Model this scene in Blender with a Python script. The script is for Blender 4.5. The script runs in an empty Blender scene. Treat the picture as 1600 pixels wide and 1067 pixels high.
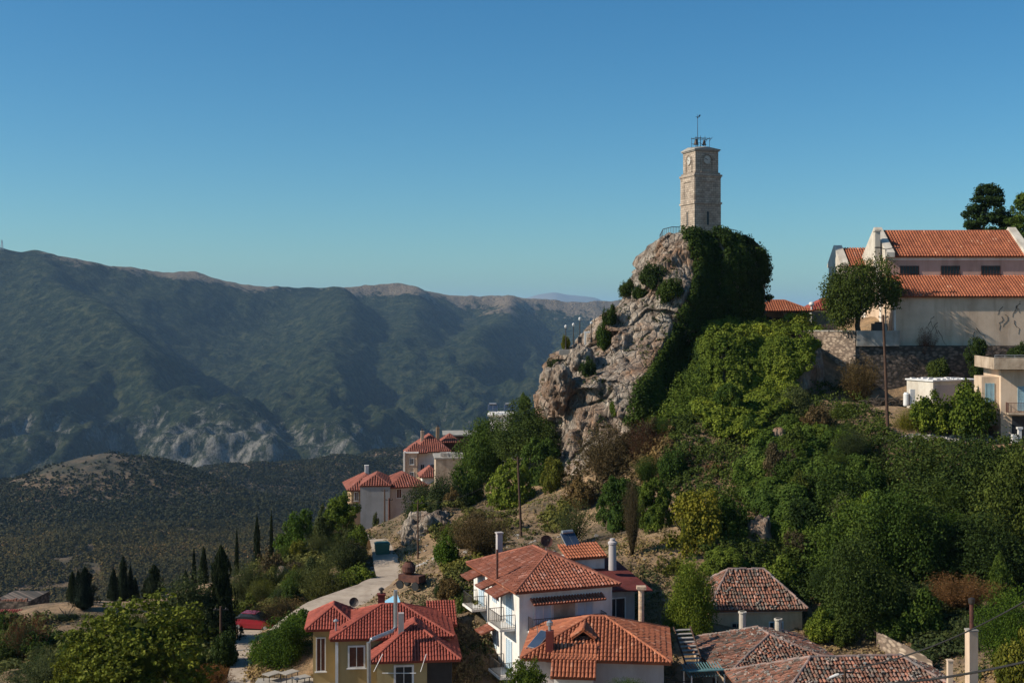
import bpy, math, random
import numpy as np
from mathutils import Vector, Matrix, noise
from mathutils.bvhtree import BVHTree

# ------------------------------------------------------------------ camera, world, sun, exposure
R = math.radians
F, HZ = 1931.0, 495.0          # focal length and horizon row, in photo pixels
scn = bpy.context.scene
col = bpy.data.collections.new("place"); scn.collection.children.link(col)
cam = bpy.data.cameras.new("camera"); cam_o = bpy.data.objects.new("camera", cam); scn.collection.objects.link(cam_o)
cam.sensor_width = 36; cam.lens = 36 * F / 1600; cam.shift_y = (HZ - 533.5) / 1600
cam.clip_start = 0.5; cam.clip_end = 90000
cam_o.location = (0, 0, 0); cam_o.rotation_euler = (R(90), 0, 0)
scn.camera = cam_o
SUN_EL, SUN_AZ = R(35), R(-101)       # azimuth measured from +Y towards +X
sdir = Vector((math.sin(SUN_AZ) * math.cos(SUN_EL), math.cos(SUN_AZ) * math.cos(SUN_EL), math.sin(SUN_EL)))
w = bpy.data.worlds.new("World"); scn.world = w; w.use_nodes = True
nt = w.node_tree; sky = nt.nodes.new("ShaderNodeTexSky"); sky.sky_type = 'NISHITA'; sky.sun_disc = False
sky.sun_elevation = SUN_EL; sky.sun_rotation = SUN_AZ; sky.altitude = 900; sky.air_density = 1.0; sky.dust_density = 1.6; sky.ozone_density = 4.0
hs = nt.nodes.new("ShaderNodeMix"); hs.data_type = 'RGBA'; hs.blend_type = 'MULTIPLY'; hs.inputs[0].default_value = 1; hs.inputs[7].default_value = (.72, .98, .93, 1)
hv = nt.nodes.new("ShaderNodeHueSaturation"); hv.inputs["Saturation"].default_value = 1.26; nt.links.new(sky.outputs[0], hv.inputs["Color"]); nt.links.new(hv.outputs[0], hs.inputs[6]); nt.links.new(hs.outputs[2], nt.nodes["Background"].inputs[0]); nt.nodes["Background"].inputs[1].default_value = 0.099
sl = bpy.data.lights.new("sun", 'SUN'); sl.energy = 5.0; sl.angle = R(0.5); sl.color = (1, .90, .76)
so = bpy.data.objects.new("sun", sl); scn.collection.objects.link(so); so.rotation_euler = sdir.to_track_quat('Z', 'Y').to_euler()
so.location = (0, 0, 60)
scn.view_settings.view_transform = 'Standard'; scn.view_settings.look = 'None'; scn.view_settings.gamma = 1
scn.view_settings.exposure = 0.25
scn.cycles.max_bounces = 6; scn.cycles.diffuse_bounces = 3; scn.cycles.volume_bounces = 1
scn.cycles.use_denoising = True

def P(px, py, Y): return Vector(((px - 800) / F * Y, Y, (HZ - py) / F * Y))
rnd = random.Random(7); RNG = np.random.default_rng(11)

# ------------------------------------------------------------------ materials
def new_mat(name):
    m = bpy.data.materials.new(name); m.use_nodes = True
    return m, m.node_tree, m.node_tree.nodes["Principled BSDF"]
def N(nt, t, **kw):
    n = nt.nodes.new(t)
    for k, v in kw.items():
        if k in n.inputs.keys() if isinstance(k, str) else False: n.inputs[k].default_value = v
        else: setattr(n, k, v)
    return n
def ramp(nt, fac, stops):
    r = nt.nodes.new("ShaderNodeValToRGB"); e = r.color_ramp.elements
    while len(e) < len(stops): e.new(0.5)
    for i, (p, c) in enumerate(stops):
        e[i].position = p; e[i].color = (*c, 1) if len(c) == 3 else c
    nt.links.new(fac, r.inputs[0]); return r.outputs[0]
def mix(nt, fac, a, b, mode='MIX'):
    n = nt.nodes.new("ShaderNodeMix"); n.data_type = 'RGBA'; n.blend_type = mode
    for i, v in ((0, fac), (6, a), (7, b)):
        if hasattr(v, 'is_output'): nt.links.new(v, n.inputs[i])
        else: n.inputs[i].default_value = v if i == 0 else (*v, 1)
    return n.outputs[2]
def math_n(nt, op, a, b=None, clamp=False):
    n = nt.nodes.new("ShaderNodeMath"); n.operation = op; n.use_clamp = clamp
    for i, v in ((0, a), (1, b)):
        if v is None: continue
        if hasattr(v, 'is_output'): nt.links.new(v, n.inputs[i])
        else: n.inputs[i].default_value = v
    return n.outputs[0]
def tex(nt, kind, vec, scale, out=0, **kw):
    n = nt.nodes.new(kind); n.inputs["Scale"].default_value = scale
    if vec is not None: nt.links.new(vec, n.inputs["Vector"])
    for k, v in kw.items():
        if k in ('Detail', 'Roughness', 'Distortion', 'Randomness'): n.inputs[k].default_value = v
        else: setattr(n, k, v)
    return n.outputs[out]
def bump(nt, bsdf, h, strength, dist):
    b = nt.nodes.new("ShaderNodeBump"); b.inputs["Strength"].default_value = strength; b.inputs["Distance"].default_value = dist
    nt.links.new(h, b.inputs["Height"]); nt.links.new(b.outputs[0], bsdf.inputs["Normal"])
def surf(name, c1, c2=None, scale=1.0, rough=.85, bmp=.3, bscale=8, bdist=.03, tint=False, metal=0, c3=None):
    """general weathered surface: two/three tones by noise, fine grain bump"""
    m, t, b = new_mat(name)
    co = t.nodes.new("ShaderNodeTexCoord").outputs["Object"]
    c2 = c2 or tuple(x * .75 for x in c1)
    n1 = tex(t, "ShaderNodeTexNoise", co, scale, Detail=6, Roughness=.65)
    stops = [(.35, c1), (.62, c2)] + ([(.75, c3)] if c3 else [])
    c = ramp(t, n1, stops)
    if tint:
        a = t.nodes.new("ShaderNodeAttribute"); a.attribute_name = "tint"
        c = mix(t, 1.0, c, a.outputs[0], 'MULTIPLY')
    mp = t.nodes.new("ShaderNodeMapping"); mp.inputs["Scale"].default_value = (1, 1, .16); t.links.new(co, mp.inputs[0])
    c = mix(t, .8, c, ramp(t, tex(t, "ShaderNodeTexNoise", mp.outputs[0], .8, Detail=7, Roughness=.65), [(.34, (.74, .70, .66)), (.52, (1, 1, 1)), (.7, (1.06, 1.05, 1.04))]), 'MULTIPLY')
    t.links.new(c, b.inputs["Base Color"]); b.inputs["Roughness"].default_value = rough; b.inputs["Metallic"].default_value = metal
    b.inputs["Specular IOR Level"].default_value = .25
    if bmp: bump(t, b, tex(t, "ShaderNodeTexNoise", co, bscale, Detail=5, Roughness=.7), bmp, bdist)
    return m
def masonry(name, c1, c2, mortar, bw, bh, rough=.9, rubble=False):
    m, t, b = new_mat(name)
    tc = t.nodes.new("ShaderNodeTexCoord").outputs["Object"]
    sp = t.nodes.new("ShaderNodeSeparateXYZ"); t.links.new(tc, sp.inputs[0])
    cb = t.nodes.new("ShaderNodeCombineXYZ"); t.links.new(math_n(t, 'ADD', sp.outputs[0], sp.outputs[1]), cb.inputs[0]); t.links.new(sp.outputs[2], cb.inputs[1])
    if rubble:
        v = t.nodes.new("ShaderNodeTexVoronoi"); v.inputs["Scale"].default_value = 1 / bw
        mp = t.nodes.new("ShaderNodeVectorMath"); mp.operation = 'MULTIPLY'; mp.inputs[1].default_value = (1, 1.6, 1); t.links.new(cb.outputs[0], mp.inputs[0]); t.links.new(mp.outputs[0], v.inputs["Vector"])
        c = ramp(t, v.outputs["Color"], [(.2, c1), (.8, c2)])
        edge = ramp(t, v.outputs["Distance"], [(.35, (0, 0, 0)), (.6, (1, 1, 1))])
        c = mix(t, edge, c, mortar); h = math_n(t, 'SUBTRACT', 1, v.outputs["Distance"])
    else:
        br = t.nodes.new("ShaderNodeTexBrick"); t.links.new(cb.outputs[0], br.inputs[0])
        br.inputs["Scale"].default_value = 1; br.inputs["Brick Width"].default_value = bw; br.inputs["Row Height"].default_value = bh
        br.inputs["Mortar Size"].default_value = .02; br.inputs["Color1"].default_value = (*c1, 1); br.inputs["Color2"].default_value = (*c2, 1); br.inputs["Mortar"].default_value = (*mortar, 1)
        c = br.outputs[0]; h = math_n(t, 'SUBTRACT', 1, br.outputs[1])
    n1 = tex(t, "ShaderNodeTexNoise", tc, .9, Detail=7, Roughness=.7)
    c = mix(t, .65, c, ramp(t, n1, [(.3, (.45, .42, .4)), (.7, (1.3, 1.25, 1.2))]), 'MULTIPLY')
    t.links.new(c, b.inputs["Base Color"]); b.inputs["Roughness"].default_value = rough
    n2 = tex(t, "ShaderNodeTexNoise", tc, 6, Detail=4)
    bump(t, b, math_n(t, 'ADD', h, n2), .6, .06)
    return m
def leaf(name, c1, c2, c3=None, trans=.25):
    m, t, b = new_mat(name)
    a = t.nodes.new("ShaderNodeAttribute"); a.attribute_name = "tint"
    oi = t.nodes.new("ShaderNodeObjectInfo")
    co = t.nodes.new("ShaderNodeTexCoord").outputs["Object"]
    c = ramp(t, a.outputs[2], [(0, c1), (.8, c2), (1, c3 or c2)])
    n1 = tex(t, "ShaderNodeTexNoise", co, 2.2, Detail=3)
    c = mix(t, 1, c, ramp(t, n1, [(.3, (.7, .75, .7)), (.7, (1.2, 1.15, 1.1))]), 'MULTIPLY')
    c = mix(t, 1, c, ramp(t, tex(t, "ShaderNodeTexNoise", t.nodes["Texture Coordinate"].outputs["Object"], .16, Detail=3), [(.36, (.62, .7, .7)), (.5, (1, 1, 1)), (.64, (1.22, 1.15, .95))]), 'MULTIPLY')
    c = mix(t, 1, c, ramp(t, oi.outputs["Random"], [(0, (.55, .66, .7)), (.5, (1, 1, 1)), (1, (1.5, 1.3, .95))]), 'MULTIPLY')
    t.links.new(c, b.inputs["Base Color"]); b.inputs["Roughness"].default_value = .75; b.inputs["Specular IOR Level"].default_value = .1
    tr = t.nodes.new("ShaderNodeBsdfTranslucent"); t.links.new(c, tr.inputs[0])
    ms = t.nodes.new("ShaderNodeMixShader"); ms.inputs[0].default_value = trans
    t.links.new(b.outputs[0], ms.inputs[1]); t.links.new(tr.outputs[0], ms.inputs[2])
    t.links.new(ms.outputs[0], t.nodes["Material Output"].inputs[0])
    return m
M = {}
M['leaf'] = leaf("leaf_green", (.036, .064, .010), (.11, .155, .022), (.19, .22, .042))
M['dark'] = leaf("leaf_dark", (.026, .044, .010), (.072, .10, .02), (.12, .15, .034))
M['bright'] = leaf("leaf_bright", (.04, .08, .008), (.115, .17, .018), (.17, .22, .035))
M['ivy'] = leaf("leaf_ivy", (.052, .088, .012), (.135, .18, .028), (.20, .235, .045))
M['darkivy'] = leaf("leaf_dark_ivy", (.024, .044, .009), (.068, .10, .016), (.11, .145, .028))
M['olive'] = leaf("leaf_olive", (.05, .065, .02), (.11, .12, .04), (.16, .15, .06))
M['yellow'] = leaf("leaf_yellow", (.07, .085, .012), (.16, .16, .025), (.26, .2, .03))
M['brown'] = leaf("leaf_brown", (.07, .05, .025), (.14, .10, .05), (.18, .13, .06))
M['red'] = leaf("leaf_red", (.10, .035, .02), (.17, .065, .035), (.2, .1, .05))
M['orange'] = leaf("leaf_orange", (.12, .055, .02), (.23, .115, .045), (.32, .18, .08))
M['cypress'] = leaf("leaf_cypress", (.008, .015, .006), (.022, .034, .012), (.04, .052, .02), .1)
M['plane'] = leaf("leaf_plane_tree", (.06, .075, .010), (.20, .215, .024), (.38, .35, .08))
M['drygrass'] = leaf("leaf_dry_grass", (.16, .11, .05), (.34, .24, .12), (.42, .31, .17), .2)
M['bark'] = surf("bark", (.11, .085, .065), (.05, .04, .03), 3, .95, .8, 12, .05)
M['straw'] = surf("dry_straw", (.32, .2, .09), (.18, .11, .05), 2, .95, .6, 20, .05)
M['white'] = surf("white_plaster", (.78, .75, .70), (.66, .62, .57), .6, .85, .15)
M['parapet'] = surf('whitewash_weathered', (.58, .53, .45), (.46, .41, .34), .7, .9, .3)
M['cream'] = surf("cream_plaster", (.64, .49, .36), (.52, .39, .28), .35, .9, .2)
M['pink'] = surf("pink_plaster", (.54, .34, .27), (.45, .28, .22), .4, .9, .2)
M['ochre'] = surf("ochre_plaster", (.42, .31, .15), (.36, .265, .125), .5, .9, .12)
M['tan'] = surf("tan_plaster", (.42, .28, .17), (.34, .22, .13), .5, .9, .15)
M['grey'] = surf("grey_render", (.28, .28, .285), (.23, .23, .235), .5, .9, .2)
M['oldplaster'] = surf("old_stained_plaster", (.5, .40, .30), (.32, .24, .17), .8, .95, .5, 5, .06, c3=(.22, .16, .12))
M['concrete'] = surf("concrete", (.38, .35, .31), (.25, .23, .2), .7, .95, .4)
M['greypink'] = surf("pinkish_grey_plaster", (.46, .42, .41), (.38, .34, .33), .5, .9, .2)
M['tile'] = surf("orange_roof_tile", (.40, .135, .065), (.29, .095, .05), .8, .75, .2, 10, .02, tint=True)
M['tilefar'] = surf('hazed_hamlet_tile', (.30, .10, .07), (.21, .075, .055), .8, .85, .3, 8, .03, tint=True)  # muted version of the roof tile, distance haze put into its colour
M['tilered'] = surf("red_roof_tile", (.33, .078, .05), (.25, .058, .04), .8, .7, .2, 10, .02, tint=True)
M['tileold'] = surf("weathered_roof_tile", (.36, .15, .095), (.17, .10, .075), 1.6, .95, .7, 7, .06, tint=True)
M['tilemix'] = surf("faded_roof_tile", (.35, .125, .075), (.25, .09, .058), 1.1, .85, .4, 9, .03, tint=True, c3=(.48, .30, .22))
M['glass'] = surf("window_glass", (.02, .025, .03), (.03, .035, .04), 1, .12, 0)
M['wood'] = surf("brown_wood", (.13, .05, .03), (.08, .03, .02), 3, .7, .2)
M['paintw'] = surf("white_paint", (.72, .71, .69), (.6, .58, .56), 1, .6, .1)
M['blue'] = surf("pale_blue_paint", (.30, .46, .52), (.24, .38, .45), 1.5, .7, .15)
M['bluewhite'] = surf("light_blue_shutter", (.45, .56, .64), (.4, .5, .58), 1.5, .7, .15)
M['metal'] = surf("dark_metal", (.05, .05, .05), (.08, .06, .05), 2, .5, .1, metal=.5)
M['steel'] = surf("galvanised_steel", (.42, .43, .44), (.32, .33, .34), 1.5, .4, .1, metal=.6)
M['polewood'] = surf("dark_pole_wood", (.10, .055, .035), (.06, .035, .025), 2, .9, .4)
M['rust'] = surf("rusty_metal", (.14, .06, .04), (.07, .03, .025), 2, .9, .4)
M['redpaint'] = surf("red_car_paint", (.26, .02, .03), (.22, .02, .025), 1, .25, 0)
M['rubber'] = surf("black_rubber", (.02, .02, .02), (.03, .03, .03), 1, .8, 0)
M['panel'] = surf("solar_glass", (.03, .05, .09), (.04, .06, .1), 1, .15, 0)
M['bluetarp'] = surf("light_blue_sheet", (.22, .45, .62), (.18, .4, .55), 1, .5, 0)
M['greenbin'] = surf("green_plastic", (.03, .12, .09), (.025, .1, .08), 1, .5, 0)
M['teal'] = surf("teal_corrugated_sheet", (.12, .24, .24), (.09, .18, .19), 1, .6, .2)
M['maroon'] = surf("maroon_plaster", (.16, .035, .03), (.11, .025, .02), 1, .9, .2)
M['towerstone'] = masonry("tower_ashlar", (.47, .39, .31), (.31, .25, .195), (.17, .14, .115), .55, .28)
M['wallstone'] = masonry("retaining_wall_rubble", (.46, .37, .28), (.28, .21, .16), (.16, .12, .09), .42, .3, rubble=True)
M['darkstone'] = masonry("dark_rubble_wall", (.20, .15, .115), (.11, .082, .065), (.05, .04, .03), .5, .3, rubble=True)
M['warmwall'] = surf('warm_old_wall', (.78, .52, .31), (.62, .41, .24), .9, .95, .6, 4, .08, c3=(.48, .31, .2))
M['housestone'] = masonry("house_rubble_wall", (.66, .47, .32), (.48, .34, .23), (.5, .38, .27), .35, .2, rubble=True)
M['clock'] = surf("clock_face_white", (.5, .46, .4), (.42, .39, .34), 1, .6, 0)
M['asphalt'] = surf("pale_worn_road", (.44, .36, .28), (.33, .265, .205), .55, .95, .6, 7, .04, c3=(.23, .18, .135))
M['rubblew'] = surf("pale_rubble", (.45, .42, .38), (.3, .27, .24), 1, .95, .4)

def rock_mat():
    m, t, b = new_mat("limestone_rock")
    g = t.nodes.new("ShaderNodeNewGeometry"); pos = g.outputs["Position"]
    mp = t.nodes.new("ShaderNodeMapping"); mp.inputs["Rotation"].default_value = (.3, -.55, 0); mp.inputs["Scale"].default_value = (1, 1, .38); t.links.new(pos, mp.inputs[0])
    n1 = tex(t, "ShaderNodeTexNoise", mp.outputs[0], .55, Detail=10, Roughness=.72)
    n2 = tex(t, "ShaderNodeTexNoise", pos, .16, Detail=8, Roughness=.7)
    n3 = tex(t, "ShaderNodeTexNoise", mp.outputs[0], 3.0, Detail=8, Roughness=.75)
    c = ramp(t, n1, [(.3, (.13, .10, .08)), (.41, (.26, .205, .16)), (.53, (.46, .39, .315)), (.68, (.62, .55, .465))])
    rust = ramp(t, n2, [(.47, (0, 0, 0)), (.61, (1, 1, 1))])
    c = mix(t, math_n(t, 'MULTIPLY', rust, .85), c, (.36, .20, .11))
    c = mix(t, .8, c, ramp(t, n3, [(.35, (.45, .43, .42)), (.6, (1.15, 1.12, 1.1))]), 'MULTIPLY')
    mv = t.nodes.new("ShaderNodeMapping"); mv.inputs["Rotation"].default_value = (.1, -.35, 0); mv.inputs["Scale"].default_value = (1, 1, .13); t.links.new(pos, mv.inputs[0])
    c = mix(t, .85, c, ramp(t, tex(t, "ShaderNodeTexNoise", mv.outputs[0], .8, Detail=8, Roughness=.7), [(.36, (.38, .36, .34)), (.5, (1, 1, 1)), (.66, (1.12, 1.1, 1.08))]), 'MULTIPLY')
    t.links.new(c, b.inputs["Base Color"]); b.inputs["Roughness"].default_value = .95
    v = tex(t, "ShaderNodeTexVoronoi", mp.outputs[0], .9, feature='DISTANCE_TO_EDGE')
    h = math_n(t, 'ADD', math_n(t, 'MULTIPLY', n1, 1.0), math_n(t, 'MULTIPLY', n3, .5))
    h = math_n(t, 'ADD', h, math_n(t, 'MULTIPLY', ramp(t, v, [(0, (0, 0, 0)), (.12, (1, 1, 1))]), .35))
    bump(t, b, h, 1.0, 1.1)
    return m
M['rock'] = rock_mat()
def soil_mat():
    m, t, b = new_mat("dry_hillside_soil")
    g = t.nodes.new("ShaderNodeNewGeometry"); pos = g.outputs["Position"]
    n1 = tex(t, "ShaderNodeTexNoise", pos, .12, Detail=9, Roughness=.68)
    n2 = tex(t, "ShaderNodeTexNoise", pos, 1.6, Detail=8, Roughness=.75)
    c = ramp(t, n1, [(.38, (.11, .085, .045)), (.47, (.22, .145, .085)), (.56, (.34, .225, .125)), (.68, (.26, .19, .12))])
    c = mix(t, .8, c, ramp(t, n2, [(.35, (.4, .42, .38)), (.6, (1.15, 1.1, 1.05))]), 'MULTIPLY')
    t.links.new(c, b.inputs["Base Color"]); b.inputs["Roughness"].default_value = 1
    bump(t, b, n2, .9, .35); return m
M['soil'] = soil_mat()
def hill_mat():
    m, t, b = new_mat("olive_hill_ground")
    g = t.nodes.new("ShaderNodeNewGeometry"); pos = g.outputs["Position"]
    n1 = tex(t, "ShaderNodeTexNoise", pos, .012, Detail=8, Roughness=.65)
    n2 = tex(t, "ShaderNodeTexNoise", pos, .15, Detail=6, Roughness=.75)
    c = ramp(t, n1, [(.4, (.04, .036, .018)), (.6, (.17, .11, .065))])
    c = mix(t, .8, c, ramp(t, n2, [(.35, (.4, .42, .4)), (.6, (1.2, 1.15, 1.05))]), 'MULTIPLY')
    t.links.new(c, b.inputs["Base Color"]); b.inputs["Roughness"].default_value = 1
    bump(t, b, n2, .8, 3); return m
M['hill'] = hill_mat()
def mountain_mat():
    m, t, b = new_mat("forested_mountain")
    g = t.nodes.new("ShaderNodeNewGeometry"); pos = g.outputs["Position"]
    sp = t.nodes.new("ShaderNodeSeparateXYZ"); t.links.new(pos, sp.inputs[0])
    a = t.nodes.new("ShaderNodeAttribute"); a.attribute_name = "tint"      # R: bare crest, G: cliff, painted where those really lie
    asp = t.nodes.new("ShaderNodeSeparateColor"); t.links.new(a.outputs[0], asp.inputs[0])
    fine = tex(t, "ShaderNodeTexVoronoi", pos, .075, Randomness=1)
    n0 = tex(t, "ShaderNodeTexNoise", pos, .03, Detail=9, Roughness=.75)
    n1 = tex(t, "ShaderNodeTexNoise", pos, .006, Detail=10, Roughness=.7)
    n2 = tex(t, "ShaderNodeTexNoise", pos, .0022, Detail=10, Roughness=.68)
    forest = ramp(t, n0, [(.38, (.004, .009, .006)), (.5, (.021, .031, .015)), (.62, (.064, .068, .034))])
    forest = mix(t, .7, forest, ramp(t, n1, [(.3, (.6, .62, .62)), (.7, (1.35, 1.3, 1.1))]), 'MULTIPLY')
    tan = ramp(t, n1, [(.3, (.24, .185, .13)), (.7, (.14, .115, .08))])
    k = math_n(t, 'ADD', asp.outputs[0], math_n(t, 'MULTIPLY', math_n(t, 'SUBTRACT', n2, .5), 2.6))
    k = math_n(t, 'ADD', k, math_n(t, 'MULTIPLY', math_n(t, 'SUBTRACT', n0, .5), .9))
    c = mix(t, ramp(t, k, [(.50, (0, 0, 0)), (.62, (1, 1, 1))]), forest, tan)
    mp = t.nodes.new("ShaderNodeMapping"); mp.inputs["Scale"].default_value = (1, .5, .3); t.links.new(pos, mp.inputs[0])
    n4 = tex(t, "ShaderNodeTexNoise", mp.outputs[0], .035, Detail=10, Roughness=.8)
    k2 = math_n(t, 'ADD', math_n(t, 'MULTIPLY', asp.outputs[1], .30), math_n(t, 'MULTIPLY', n4, 1.0))
    k2 = math_n(t, 'ADD', k2, math_n(t, 'MULTIPLY', math_n(t, 'SUBTRACT', n2, .5), .5))
    c = mix(t, ramp(t, k2, [(.80, (0, 0, 0)), (.94, (1, 1, 1))]), c, (.27, .25, .215))
    t.links.new(c, b.inputs["Base Color"]); b.inputs["Roughness"].default_value = 1; b.inputs["Specular IOR Level"].default_value = .05
    h = math_n(t, 'ADD', math_n(t, 'MULTIPLY', n0, 1.2), math_n(t, 'MULTIPLY', math_n(t, 'SUBTRACT', 1, fine), .35))
    bump(t, b, h, 1.0, 20); return m
M['mountain'] = mountain_mat()
M['far'] = surf("distant_mountain", (.12, .13, .12), (.2, .18, .15), .0005, 1, 0)
M['plain'] = surf("valley_floor", (.12, .12, .08), (.09, .09, .06), .002, 1, 0)

# ------------------------------------------------------------------ helpers
def tag(o, label=None, cat=None, group=None, kind=None):
    if label: o["label"] = label
    if cat: o["category"] = cat
    if group: o["group"] = group
    if kind: o["kind"] = kind
    return o
def link(o, parent=None):
    col.objects.link(o)
    if parent is not None: o.parent = parent
    return o
def empty(name, loc, yaw=0):
    o = bpy.data.objects.new(name, None); o.empty_display_size = .5; link(o); o.location = loc; o.rotation_euler = (0, 0, yaw); return o
def np_mesh(name, V, Fq, tint=None, smooth=False):
    """V (n,3); Fq list of arrays each (m,k) of face indices with the same k"""
    me = bpy.data.meshes.new(name); V = np.asarray(V, dtype=np.float32)
    if not isinstance(Fq, list): Fq = [Fq]
    Fq = [np.asarray(f, dtype=np.int32) for f in Fq if len(f)]
    nl = sum(f.size for f in Fq); nf = sum(len(f) for f in Fq)
    me.vertices.add(len(V)); me.vertices.foreach_set("co", V.ravel())
    me.loops.add(nl); me.loops.foreach_set("vertex_index", np.concatenate([f.ravel() for f in Fq]))
    sizes = np.concatenate([np.full(len(f), f.shape[1], dtype=np.int32) for f in Fq])
    me.polygons.add(nf); me.polygons.foreach_set("loop_start", np.concatenate([[0], np.cumsum(sizes)[:-1]]).astype(np.int32))
    me.polygons.foreach_set("loop_total", sizes)
    if smooth: me.polygons.foreach_set("use_smooth", np.ones(nf, dtype=bool))
    me.update(calc_edges=True)
    if tint is not None:
        tint = np.asarray(tint, dtype=np.float32)
        dom = 'POINT' if len(tint) == len(V) and len(tint) != nf else 'FACE'
        a = me.attributes.new("tint", 'FLOAT_COLOR', dom)
        if tint.ndim == 1: tint = np.stack([tint] * 3, 1)
        a.data.foreach_set("color", np.concatenate([tint, np.ones((len(tint), 1), np.float32)], 1).ravel().astype(np.float32))
    return me
class MB:
    def __init__(s): s.v = []; s.f = []; s.t = []
    def face(s, pts, tint=(1, 1, 1)):
        b = len(s.v); s.v += [tuple(p) for p in pts]; s.f.append(list(range(b, b + len(pts)))); s.t.append(tint)
    def box(s, x0, x1, y0, y1, z0, z1, tint=(1, 1, 1), mat=None):
        b = len(s.v); c = [(x0, y0, z0), (x1, y0, z0), (x1, y1, z0), (x0, y1, z0), (x0, y0, z1), (x1, y0, z1), (x1, y1, z1), (x0, y1, z1)]
        if mat is not None: c = [tuple(mat @ Vector(p)) for p in c]
        s.v += c
        for f in ((0, 3, 2, 1), (4, 5, 6, 7), (0, 1, 5, 4), (1, 2, 6, 5), (2, 3, 7, 6), (3, 0, 4, 7)): s.f.append([b + i for i in f]); s.t.append(tint)
        return s
    def tube(s, pts, rad, n=8, tint=(1, 1, 1), cap=True):
        pts = [Vector(p) for p in pts]; rad = rad if isinstance(rad, (list, tuple)) else [rad] * len(pts); rings = []
        for i, p in enumerate(pts):
            d = (pts[min(i + 1, len(pts) - 1)] - pts[max(i - 1, 0)]).normalized()
            a = d.cross(Vector((0, 0, 1)) if abs(d.z) < .9 else Vector((1, 0, 0))).normalized(); c = d.cross(a)
            b = len(s.v); rings.append(b)
            for k in range(n):
                q = 2 * math.pi * k / n; s.v.append(tuple(p + (a * math.cos(q) + c * math.sin(q)) * rad[i]))
        for i in range(len(rings) - 1):
            for k in range(n):
                s.f.append([rings[i] + k, rings[i] + (k + 1) % n, rings[i + 1] + (k + 1) % n, rings[i + 1] + k]); s.t.append(tint)
        if cap: s.f.append([rings[0] + k for k in range(n)]); s.f.append([rings[-1] + k for k in range(n)][::-1]); s.t += [tint] * 2
        return s
    def lathe(s, prof, n=16, at=(0, 0, 0), tint=(1, 1, 1)):
        rings = []
        for r, z in prof:
            rings.append(len(s.v))
            for k in range(n): q = 2 * math.pi * k / n; s.v.append((at[0] + r * math.cos(q), at[1] + r * math.sin(q), at[2] + z))
        for i in range(len(rings) - 1):
            for k in range(n): s.f.append([rings[i] + k, rings[i] + (k + 1) % n, rings[i + 1] + (k + 1) % n, rings[i + 1] + k]); s.t.append(tint)
        return s
    def build(s, name, mat, parent=None, smooth=False):
        me = bpy.data.meshes.new(name); me.from_pydata(s.v, [], s.f); me.update()
        a = me.attributes.new("tint", 'FLOAT_COLOR', 'FACE')
        a.data.foreach_set("color", [x for t in s.t for x in (*t, 1)])
        if smooth: me.polygons.foreach_set("use_smooth", [True] * len(me.polygons))
        me.materials.append(mat if not isinstance(mat, str) else M[mat])
        return link(bpy.data.objects.new(name, me), parent)
def bx(name, parent, mat, *b): return MB().box(*b).build(name, mat, parent)

def leaves(C, rad, per, leaf, r, out=.6, flat=1.0, lo=.75, up=0.0, slim=1.0, tintc=None):
    """C (n,3) puff centres, rad (n,) radii -> quads on puff shells"""
    n = len(C); d = r.normal(size=(n, per, 3)); d[..., 2] += up; d /= np.linalg.norm(d, axis=2, keepdims=True)
    out = max(out, .72) if out > .45 else out
    rr = rad[:, None, None] * r.uniform(lo, 1.08, (n, per, 1)); s = np.array([1, 1, flat]); p = C[:, None] + d * rr * s
    nn = d * out + r.normal(size=d.shape) * (1 - out) * .8; nn[..., 2] += .25; nn /= np.linalg.norm(nn, axis=2, keepdims=True)
    a = np.cross(nn, r.normal(size=d.shape)); a /= np.linalg.norm(a, axis=2, keepdims=True) + 1e-9; b = np.cross(nn, a)
    L = leaf * r.uniform(.6, 1.35, (n, per, 1)); a = a * L; b = b * L * slim
    q = np.stack([p - a, p - b * .8, p + a, p + b * .8], 2).reshape(-1, 3)
    base = r.random((n, 1)) if tintc is None else tintc[:, None]
    t = np.clip(base * .55 + r.random((n, per)) * .45, 0, 1).ravel()
    return q, t
def leaf_mesh(name, V, t):
    idx = np.arange(len(V)).reshape(-1, 4); return np_mesh(name, V, idx, t)

# ------------------------------------------------------------------ terrain
def rbf(pts, c=4.0, smooth=0.15):
    A = np.array(pts, float); xy = A[:, :2]; n = len(A)
    d = np.sqrt(((xy[:, None] - xy[None]) ** 2).sum(-1) + c * c)
    K = np.zeros((n + 3, n + 3)); K[:n, :n] = -d + smooth * np.eye(n); K[:n, n] = 1; K[:n, n + 1:] = xy; K[n, :n] = 1; K[n + 1:, :n] = xy.T
    W = np.linalg.solve(K, np.concatenate([A[:, 2], [0, 0, 0]]))
    def f(x, y):
        x = np.asarray(x, float); y = np.asarray(y, float); sh = x.shape; x = x.ravel(); y = y.ravel(); out = np.empty(len(x))
        for i in range(0, len(x), 20000):
            X = np.stack([x[i:i + 20000], y[i:i + 20000]], 1)
            D = np.sqrt(((X[:, None] - xy[None]) ** 2).sum(-1) + c * c)
            out[i:i + 20000] = -D @ W[:n] + W[n] + X @ W[n + 1:]
        return out.reshape(sh)
    return f
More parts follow.
